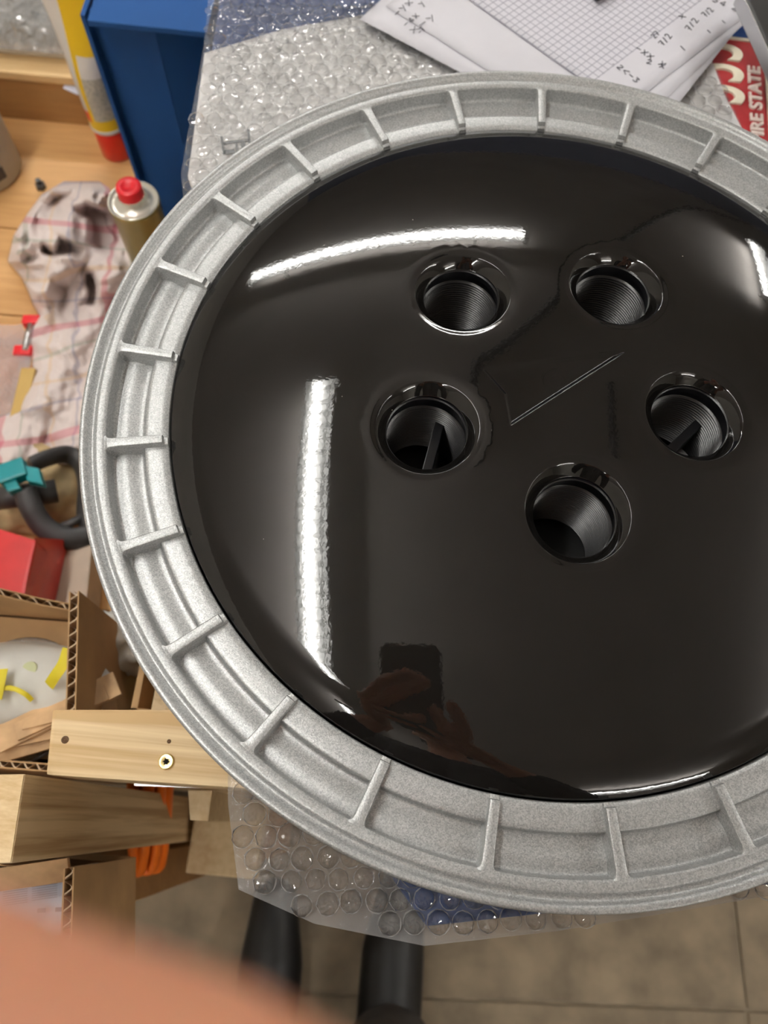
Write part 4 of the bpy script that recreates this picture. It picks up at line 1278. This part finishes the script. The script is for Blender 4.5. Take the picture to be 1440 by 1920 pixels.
# ------------------------------------------------------------------ checked tea towel, crumpled
def towel_mat():
    m, nt, b = new_mat('tea_towel')
    uvn = nt.nodes.new('ShaderNodeUVMap'); uvn.uv_map = 'uv'
    sp = nt.nodes.new('ShaderNodeSeparateXYZ'); nt.links.new(uvn.outputs[0], sp.inputs[0])
    cur = None
    base = nt.nodes.new('ShaderNodeRGB'); base.outputs[0].default_value = (0.74, 0.645, 0.61, 1)
    cur = base.outputs[0]
    def line(ax, period, off, width, col, fac):
        nonlocal cur
        d = nt.nodes.new('ShaderNodeMath'); d.operation = 'DIVIDE'; d.inputs[1].default_value = period
        nt.links.new(sp.outputs[ax], d.inputs[0])
        a = nt.nodes.new('ShaderNodeMath'); a.operation = 'ADD'; a.inputs[1].default_value = off; nt.links.new(d.outputs[0], a.inputs[0])
        f = nt.nodes.new('ShaderNodeMath'); f.operation = 'FRACT'; nt.links.new(a.outputs[0], f.inputs[0])
        l = nt.nodes.new('ShaderNodeMath'); l.operation = 'LESS_THAN'; l.inputs[1].default_value = width; nt.links.new(f.outputs[0], l.inputs[0])
        s = nt.nodes.new('ShaderNodeMath'); s.operation = 'MULTIPLY'; s.inputs[1].default_value = fac; nt.links.new(l.outputs[0], s.inputs[0])
        mx = nt.nodes.new('ShaderNodeMix'); mx.data_type = 'RGBA'; mx.inputs[7].default_value = (*col, 1)
        nt.links.new(s.outputs[0], mx.inputs[0]); nt.links.new(cur, mx.inputs[6]); cur = mx.outputs[2]
    R_, B_, Y_, G_ = (0.55, 0.06, 0.12), (0.16, 0.17, 0.32), (0.72, 0.45, 0.16), (0.22, 0.30, 0.2)
    for ax in (0, 1):
        line(ax, 0.34, 0.05, 0.07, R_, 0.48)
        line(ax, 0.34, 0.34, 0.03, B_, 0.36)
        line(ax, 0.34, 0.58, 0.035, Y_, 0.33)
        line(ax, 0.34, 0.82, 0.03, G_, 0.36)
    line(0, 0.05, 0.0, 0.4, R_, 0.0)
    nt.links.new(cur, b.inputs['Base Color'])
    b.inputs['Roughness'].default_value = 0.9
    return m
TW = [(340, 120, 185), (352, 100, 205), (365, 78, 208), (400, 52, 214), (440, 26, 226), (490, 14, 250), (520, 40, 280), (545, 52, 300), (572, 62, 310), (590, 72, 300), (610, 60, 300), (650, 46, 300), (700, 60, 300), (740, 42, 300), (770, 26, 300), (785, -20, 300), (840, -30, 300), (868, -30, 300)]
NI, NJ = 150, 100
verts, uvs, faces = [], [], []
def tw_row(y):
    for (a, l0, r0), (b, l1_, r1_) in zip(TW, TW[1:]):
        if a <= y <= b:
            t = (y - a) / (b - a); return l0 + (l1_ - l0) * t, r0 + (r1_ - r0) * t
    return TW[-1][1:]
def ridge(v): return (1 - abs(v)) ** 2
for i in range(NI + 1):
    t = i / NI; y = 340 + (868 - 340) * t
    l, r = tw_row(y)
    for j in range(NJ + 1):
        s_ = j / NJ
        x = l + (r - l) * s_
        edge = max(0.0, min(1.0, s_ / 0.10, t / 0.05))
        edge = math.sqrt(edge)
        # long soft folds, warped so that they bend
        wx = x + 26 * noise.noise(Vector((x / 90, y / 90, 3)))
        wy = y + 26 * noise.noise(Vector((x / 90, y / 90, 9)))
        up_ = 1.0 if y < 545 else max(0.35, 1.0 - (y - 545) / 60)
        f1 = math.sin((wx * 0.8 + wy * 0.45) / 15.0)
        f2 = math.sin((wx * 0.35 - wy * 0.9) / 21.0 + 1.0)
        f3 = noise.noise(Vector((wx / 20, wy / 20, 1)))
        h = 0.016 + up_ * (0.034 + 0.018 * f1 + 0.015 * f2 + 0.016 * f3) + 0.0025 * noise.noise(Vector((x / 14, y / 14, 6)))
        # deep dark hollows between the folds
        vx = x + 22 * noise.noise(Vector((x / 38, y / 38, 13))); vy = y + 22 * noise.noise(Vector((x / 38, y / 38, 17)))
        for hx_, hy_, sx_, sy_, d_, ra_ in ((186, 430, 20, 44, 0.075, -0.5), (122, 466, 36, 12, 0.06, 0.25), (166, 548, 12, 26, 0.05, 0.3)):
            qx = (vx - hx_) * math.cos(ra_) + (vy - hy_) * math.sin(ra_); qy = -(vx - hx_) * math.sin(ra_) + (vy - hy_) * math.cos(ra_)
            q_ = (qx / sx_) ** 2 + (qy / sy_) ** 2
            h -= d_ * math.exp(-q_ * q_)
        h = max(0.003, h * edge)
        p = at(x, y, ZW + h)
        verts.append(p); uvs.append((x / 620 + 0.02 * f1 * up_ + 0.02 * f3, y / 620 + 0.02 * f2 * up_ + 0.15 * (1 - up_) * s_))
for i in range(NI):
    for j in range(NJ):
        a = i * (NJ + 1) + j
        faces.append((a, a + 1, a + NJ + 2, a + NJ + 1))
me = pydata(verts, faces); recalc(me)
uvl = me.uv_layers.new(name='uv')
for lp in me.loops: uvl.data[lp.index].uv = uvs[lp.vertex_index]
o = link('tea_towel', me, towel_mat(), None, smooth=True)
md = o.modifiers.new('thick', 'SOLIDIFY'); md.thickness = 0.0015
tag(o, 'crumpled white tea towel with red, blue and yellow checks on the workbench', 'tea towel')

# small bolt near the towel
bl = at(78, 352, ZW)
o = link('bolt', lathe([(0.0001, 0.0), (0.006, 0.0), (0.006, 0.006), (0.0035, 0.007), (0.0035, 0.012), (0.0001, 0.012)], (bl.x, bl.y, Z + ZW), 6), M['dark_steel']); tag(o, 'small dark steel bolt on the workbench at the top of the tea towel', 'bolt')

# clear amber packet with red-ended clamps under the towel edge
ap = poly_px([(-60, 610), (40, 605), (62, 660), (28, 785), (-60, 790)], ZW + 0.012)
def am_h(x, y): return Z + ZW + 0.012 + 0.008 * noise.noise(Vector((x * 30, y * 30, 8)))
pk = link('plastic_packet', grid_over(ap, 0.008, am_h), M['amber'], None, smooth=True); tag(pk, 'clear amber plastic packet at the left edge below the tea towel', 'packet')
o = link('amber_strip', oriented_box(at(40, 690, ZW + 0.02), at(66, 690, ZW + 0.02) - at(40, 690, ZW + 0.02), at(14, 800, ZW + 0.02) - at(40, 690, ZW + 0.02), (0, 0, -0.004)), mat('amber_card', (0.55, 0.36, 0.10), 0.5)); tag(o, 'yellow-brown strip at the right border of the amber packet', 'strip')
cl = empty('spring_clamp', at(56, 630, ZW))
tag(cl, 'small clamp with red tips sticking out from under the tea towel', 'clamp')
for px, py in ((60, 604), (44, 661)):
    c = at(px, py, ZW + 0.012)
    link('red_tip', oriented_box(c - Vector((0.009, 0.005, 0.010)), (0.018, 0.002, 0), (-0.001, 0.011, 0), (0, 0, 0.014), 0.002), M['red_cap'], cl, smooth=True)
link('jaw', sweep([at(58, 610, ZW + 0.014), at(52, 634, ZW + 0.016), at(48, 658, ZW + 0.014)], 0.004, 8), M['steel'], cl, smooth=True)

# ------------------------------------------------------------------ black strap with teal buckle on a tan cloth
zc_ = -0.36
tc0 = at(75, 930, ZW)
bm = bmesh.new(); bmesh.ops.create_icosphere(bm, subdivisions=4, radius=1.0)
for v in bm.verts:
    nn = noise.noise(v.co * 1.8 + Vector((2, 0, 0))) * 0.25 + noise.noise(v.co * 4) * 0.08
    v.co = Vector((v.co.x * 0.052, v.co.y * 0.046, max(-0.2, v.co.z) * 0.026)) * (1 + nn) + Vector((tc0.x, tc0.y, Z + ZW + 0.007))
tag(link('tan_rag', from_bm(bm), M['tan_cloth'], None, smooth=True), 'bundled tan rag inside the black strap', 'rag')
strap = empty('strap_clamp', at(60, 920, zc_))
tag(strap, 'black curved strap clamp with teal buckle at the left of the wheel', 'clamp')
link('band', sweep(spline([at(58, 872, zc_ + 0.02), at(92, 858, zc_ + 0.012), at(125, 852, zc_), at(150, 868, zc_ - 0.005), at(160, 905, zc_ - 0.005), at(158, 960, zc_), at(166, 1000, zc_)], 8), 0.006, 10, flat=(0.0060, 0.010)), M['black_rubber'], strap, smooth=True)
link('lever', sweep(spline([at(46, 918, zc_ + 0.03), at(58, 950, zc_ + 0.024), at(76, 980, zc_ + 0.016), at(100, 1000, zc_ + 0.01), at(130, 1010, zc_ + 0.005), at(170, 1006, zc_)], 8), 0.006, 10, flat=(0.0105, 0.006)), M['black_rubber'], strap, smooth=True)
link('cross_bar', sweep([at(112, 990, zc_ + 0.008), at(140, 978, zc_ + 0.006), at(168, 962, zc_)], 0.004, 8), M['black_rubber'], strap, smooth=True)
link('ratchet', sweep([at(-10, 935, zc_ + 0.012), at(30, 930, zc_ + 0.012), at(75, 925, zc_ + 0.01), at(106, 920, zc_ + 0.006)], 0.011, 10), M['black_rubber'], strap, smooth=True)
bu = at(40, 893, zc_ + 0.03)
bk = link('buckle', oriented_box(at(2, 886, zc_ + 0.03), at(52, 868, zc_ + 0.03) - at(2, 886, zc_ + 0.03), at(10, 918, zc_ + 0.03) - at(2, 886, zc_ + 0.03), (0, 0, 0.014), 0.002), M['teal'], strap)
link('buckle_tab', oriented_box(at(50, 880, zc_ + 0.03), at(80, 886, zc_ + 0.03) - at(50, 880, zc_ + 0.03), at(58, 910, zc_ + 0.03) - at(50, 880, zc_ + 0.03), (0, 0, 0.010), 0.0015), M['teal'], strap)
link('buckle_tab', oriented_box(at(14, 912, zc_ + 0.03), at(38, 906, zc_ + 0.03) - at(14, 912, zc_ + 0.03), at(22, 930, zc_ + 0.03) - at(14, 912, zc_ + 0.03), (0, 0, 0.010), 0.0015), M['teal'], strap)

# ------------------------------------------------------------------ red case and beige board
rz_ = -0.37
q = poly_px([(-80, 965), (68, 1012), (40, 1140), (-90, 1150)], -0.30)
case = empty('red_case', (q[0][0], q[0][1], Z - 0.45))
tag(case, 'red plastic case behind the open cardboard box', 'case')
link('case_body', prism(q, Z - 0.399, Z - 0.30, 0.003), M['red'], case)
fx = [at(64, 1008, -0.30), at(120, 1012, -0.35), at(92, 1140, -0.35), at(42, 1140, -0.30)]
me = pydata([p for p in fx] + [p - Vector((0, 0, 0.01)) for p in fx], [(0, 1, 2, 3), (7, 6, 5, 4), (0, 4, 5, 1), (1, 5, 6, 2), (2, 6, 7, 3), (3, 7, 4, 0)])
link('sloping_side', recalc(me), M['red_face'], case)  # lighter red: the side's reflection is put into the colour
q = poly_px([(119, 1000), (175, 1000), (160, 1150), (90, 1150)], -0.36)
o = link('beige_board', prism(q, Z - 0.399, Z - 0.36, 0.002), M['beige']); tag(o, 'beige board standing between the red case and the wheel', 'board')

# ------------------------------------------------------------------ ceiling cable (seen mirrored in the black disc)
cpts = [(3.2, 5.0), (2.1, 4.2), (0.94, 2.44), (0.41, 1.49), (0.17, 1.13), (0.05, 1.01), (0.03, 0.82), (0.0, 0.55)]
o = link('ceiling_cable', sweep(spline([(x, y, RZ1 - 0.02) for x, y in cpts], 8), 0.02, 8), M['black_rubber'], None, smooth=True)
tag(o, 'black cable running along the ceiling, mirrored in the black disc', 'cable')
o = link('ceiling_pipe', sweep([(0.58, 1.0, RZ1 - 0.012), (0.58, 0.8, RZ1 - 0.012), (0.59, 0.62, RZ1 - 0.012)], 0.012, 8), M['black_rubber'], None, smooth=True)
tag(o, 'short black conduit on the ceiling above the wheel', 'conduit')

# ------------------------------------------------------------------ the person taking the photograph
def camv(pts): return [camp(*p) for p in pts]
hb = bmesh.new()
# left hand: palm
capsules(hb, camv([(-0.100, -0.150, -0.022), (-0.088, -0.105, -0.004), (-0.080, -0.055, 0.004)]), [0.020, 0.021, 0.013])
capsules(hb, camv([(-0.100, -0.150, -0.022), (-0.092, -0.115, -0.004), (-0.086, -0.085, 0.005)]), [0.020, 0.021, 0.014])
capsules(hb, camv([(-0.080, -0.055, 0.006), (-0.050, -0.031, 0.026), (-0.024, -0.0205, 0.029), (-0.0060, -0.0258, 0.028)]), [0.0100, 0.0088, 0.0082, 0.0076])
capsules(hb, camv([(-0.083, -0.072, 0.006), (-0.048, -0.050, 0.026), (-0.019, -0.037, 0.031), (-0.002, -0.0295, 0.030)]), [0.0102, 0.0090, 0.0083, 0.0076])
capsules(hb, camv([(-0.085, -0.090, 0.006), (-0.050, -0.078, 0.020), (-0.026, -0.072, 0.014), (-0.010, -0.070, 0.008)]), [0.0100, 0.0086, 0.0080, 0.0072])
capsules(hb, camv([(-0.086, -0.108, 0.004), (-0.058, -0.102, 0.014), (-0.040, -0.100, 0.010), (-0.026, -0.098, 0.007)]), [0.0090, 0.0076, 0.0070, 0.0064])
capsules(hb, camv([(-0.096, -0.128, -0.018), (-0.080, -0.088, -0.026), (-0.064, -0.060, -0.024), (-0.048, -0.045, -0.021)]), [0.0125, 0.0105, 0.0095, 0.0080])
# right hand
capsules(hb, camv([(0.060, -0.190, -0.022), (0.046, -0.150, -0.002), (0.036, -0.112, 0.004)]), [0.020, 0.021, 0.013])
capsules(hb, camv([(0.060, -0.190, -0.022), (0.034, -0.158, -0.001), (0.014, -0.128, 0.006)]), [0.020, 0.019, 0.012])
capsules(hb, camv([(0.038, -0.110, 0.006), (0.040, -0.082, 0.016), (0.032, -0.064, 0.014), (0.026, -0.052, 0.010)]), [0.0098, 0.0086, 0.0080, 0.0072])
capsules(hb, camv([(0.026, -0.116, 0.008), (0.020, -0.086, 0.020), (0.012, -0.068, 0.016), (0.006, -0.058, 0.010)]), [0.0098, 0.0088, 0.0082, 0.0074])
capsules(hb, camv([(0.014, -0.126, 0.008), (0.002, -0.104, 0.020), (-0.006, -0.094, 0.014), (-0.010, -0.088, 0.008)]), [0.0094, 0.0084, 0.0078, 0.0070])
capsules(hb, camv([(0.006, -0.140, 0.006), (-0.010, -0.126, 0.015), (-0.020, -0.121, 0.010), (-0.026, -0.119, 0.006)]), [0.0086, 0.0074, 0.0068, 0.0062])
capsules(hb, camv([(0.052, -0.165, -0.018), (0.036, -0.125, -0.027), (0.022, -0.100, -0.024), (0.010, -0.086, -0.021)]), [0.0125, 0.0105, 0.0095, 0.0080])
WL, WR = camp(-0.100, -0.150, -0.022), camp(0.060, -0.190, -0.022)
EL, ER = Vector((-0.33, -0.50, Z + 0.13)), Vector((0.17, -0.52, Z + 0.12))
SL_, SR_ = Vector((-0.26, -0.64, Z + 0.40)), Vector((0.10, -0.64, Z + 0.40))
capsules(hb, [WL, WL.lerp(EL, 0.35)], [0.021, 0.029]); capsules(hb, [WR, WR.lerp(ER, 0.35)], [0.021, 0.029])
hands = remeshed(hb, 0.0022, 5)
bb = bmesh.new()
BX = -0.08
HD = Vector((BX, -0.56, Z + 0.665))
capsules(bb, [WL.lerp(EL, 0.25), EL, SL_], [0.027, 0.036, 0.048]); capsules(bb, [WR.lerp(ER, 0.25), ER, SR_], [0.027, 0.036, 0.048])
capsules(bb, [SL_, (BX - 0.08, -0.66, Z + 0.43), (BX + 0.08, -0.66, Z + 0.43), SR_], [0.05, 0.06, 0.06, 0.05])
for dx in (-0.06, 0.06):
    capsules(bb, [(BX + dx, -0.66, Z + 0.38), (BX + dx, -0.68, Z + 0.20), (BX + dx * 1.1, -0.70, Z - 0.02)], [0.10, 0.092, 0.10])
capsules(bb, [(BX, -0.65, Z + 0.44), (BX, -0.61, Z + 0.54), HD + Vector((0, 0.0, -0.06))], [0.06, 0.052, 0.055])
capsules(bb, [HD + Vector((0, -0.025, 0.03)), HD + Vector((0, 0.03, -0.02)), HD + Vector((0, 0.055, -0.075))], [0.090, 0.074, 0.042])
capsules(bb, [HD + Vector((0, 0.095, -0.005)), HD + Vector((0, 0.120, -0.038))], [0.010, 0.013])          # nose
capsules(bb, [HD + Vector((-0.018, 0.098, -0.068)), HD + Vector((0.018, 0.098, -0.068))], [0.007, 0.007])  # lips
for s in (-1, 1):
    capsules(bb, [HD + Vector((s * 0.082, -0.01, 0.02)), HD + Vector((s * 0.084, -0.005, -0.025))], [0.014, 0.011])
LEGS = {-1: [(BX - 0.085, -0.68, Z - 0.08), (-0.175, -0.55, Z - 0.50), (-0.172, -0.50, Z - 0.90)], 1: [(BX + 0.085, -0.68, Z - 0.08), (0.012, -0.53, Z - 0.50), (0.000, -0.47, Z - 0.90)]}
for s, L_ in LEGS.items():
    capsules(bb, L_ + [(L_[2][0], L_[2][1] - 0.01, 0.05), (L_[2][0], L_[2][1] + 0.12, 0.035)], [0.085, 0.055, 0.036, 0.036, 0.03])
body = remeshed(bb, 0.009, 6)
bmj = bmesh.new(); bmj.from_mesh(hands); bmj.from_mesh(body)
pm = from_bm(bmj)
for p in pm.polygons: p.use_smooth = True
person = link('person', pm, M['skin'])
tag(person, 'person in dark clothes holding a phone over the wheel, blurred finger at lower left', 'person')
jb = bmesh.new()
capsules(jb, [WL.lerp(EL, 0.30), EL, SL_], [0.036, 0.047, 0.062]); capsules(jb, [WR.lerp(ER, 0.30), ER, SR_], [0.036, 0.047, 0.062])
capsules(jb, [SL_, (BX - 0.08, -0.66, Z + 0.43), (BX + 0.08, -0.66, Z + 0.43), SR_], [0.06, 0.072, 0.072, 0.06])
for dx in (-0.06, 0.06):
    capsules(jb, [(BX + dx, -0.66, Z + 0.38), (BX + dx, -0.68, Z + 0.20), (BX + dx * 1.1, -0.70, Z + 0.0)], [0.112, 0.106, 0.116])
link('jumper', remeshed(jb, 0.010, 6), M['jumper'], person)
tb = bmesh.new()
capsules(tb, [(BX - 0.06, -0.70, Z - 0.02), (BX + 0.06, -0.70, Z - 0.02)], [0.118, 0.118])
for s, L_ in LEGS.items():
    capsules(tb, [L_[0], L_[1], (L_[2][0], L_[2][1], 0.13)], [0.100, 0.072, 0.064])
link('trousers', remeshed(tb, 0.010, 6), M['trousers'], person)
for s, L_ in LEGS.items():
    sb = bmesh.new()
    x, y = L_[2][0], L_[2][1]
    capsules(sb, [(x, y - 0.05, 0.05), (x, y + 0.02, 0.055), (x, y + 0.11, 0.044), (x + s * 0.006, y + 0.19, 0.036)], [0.044, 0.046, 0.046, 0.034])
    capsules(sb, [(x, y, 0.06), (x, y, 0.13)], [0.046, 0.046])
    bmesh.ops.bisect_plane(sb, geom=sb.verts[:] + sb.edges[:] + sb.faces[:], plane_co=(0, 0, 0.002), plane_no=(0, 0, -1), clear_outer=False)
    me = remeshed(sb, 0.006, 5)
    for v in me.vertices: v.co.z = max(0.002, v.co.z)
    link('shoe', me, M['shoe'], person)
hb2 = bmesh.new()
capsules(hb2, [HD + Vector((0, -0.045, 0.055)), HD + Vector((0, -0.06, -0.01))], [0.088, 0.080])
capsules(hb2, [HD + Vector((-0.03, 0.02, 0.088)), HD + Vector((0.03, 0.02, 0.088))], [0.045, 0.045])
link('hair', remeshed(hb2, 0.008, 4), M['hair'], person)
for s in (-1, 1):
    bm = bmesh.new(); bmesh.ops.create_uvsphere(bm, u_segments=16, v_segments=10, radius=0.011, matrix=Matrix.Translation(HD + Vector((s * 0.032, 0.088, -0.008))))
    link('eye', from_bm(bm), M['eye'], person, smooth=True)

# the phone in the hands (the lens of this picture sits in its upper corner)
ph = empty('phone', camp(-0.02, -0.05, -0.0065))
tag(ph, 'black smartphone held above the wheel, mirrored faintly in the disc', 'phone')
def rr_cam(x0, x1, y0, y1, r, z0, z1):
    pts = []
    for cx_, cy_, a0 in ((x1 - r, y1 - r, 0), (x0 + r, y1 - r, 90), (x0 + r, y0 + r, 180), (x1 - r, y0 + r, 270)):
        for k in range(7):
            a = math.radians(a0 + 15 * k); pts.append((cx_ + r * math.cos(a), cy_ + r * math.sin(a)))
    n = len(pts)
    vs = [camp(x, y, z0) for x, y in pts] + [camp(x, y, z1) for x, y in pts]
    fs = [list(range(n)), list(range(n, 2 * n))[::-1]] + [(i, (i + 1) % n, (i + 1) % n + n, i + n) for i in range(n)]
    return recalc(pydata(vs, fs))
link('frame', rr_cam(-0.0585, 0.0165, -0.1255, 0.0245, 0.011, -0.0105, -0.0045), M['phone_edge'], ph)
link('back_glass', rr_cam(-0.0575, 0.0155, -0.1245, 0.0235, 0.0105, -0.0045, -0.0035), M['phone'], ph)
link('screen', rr_cam(-0.0575, 0.0155, -0.1245, 0.0235, 0.0105, -0.0112, -0.0105), M['glass_black'], ph)
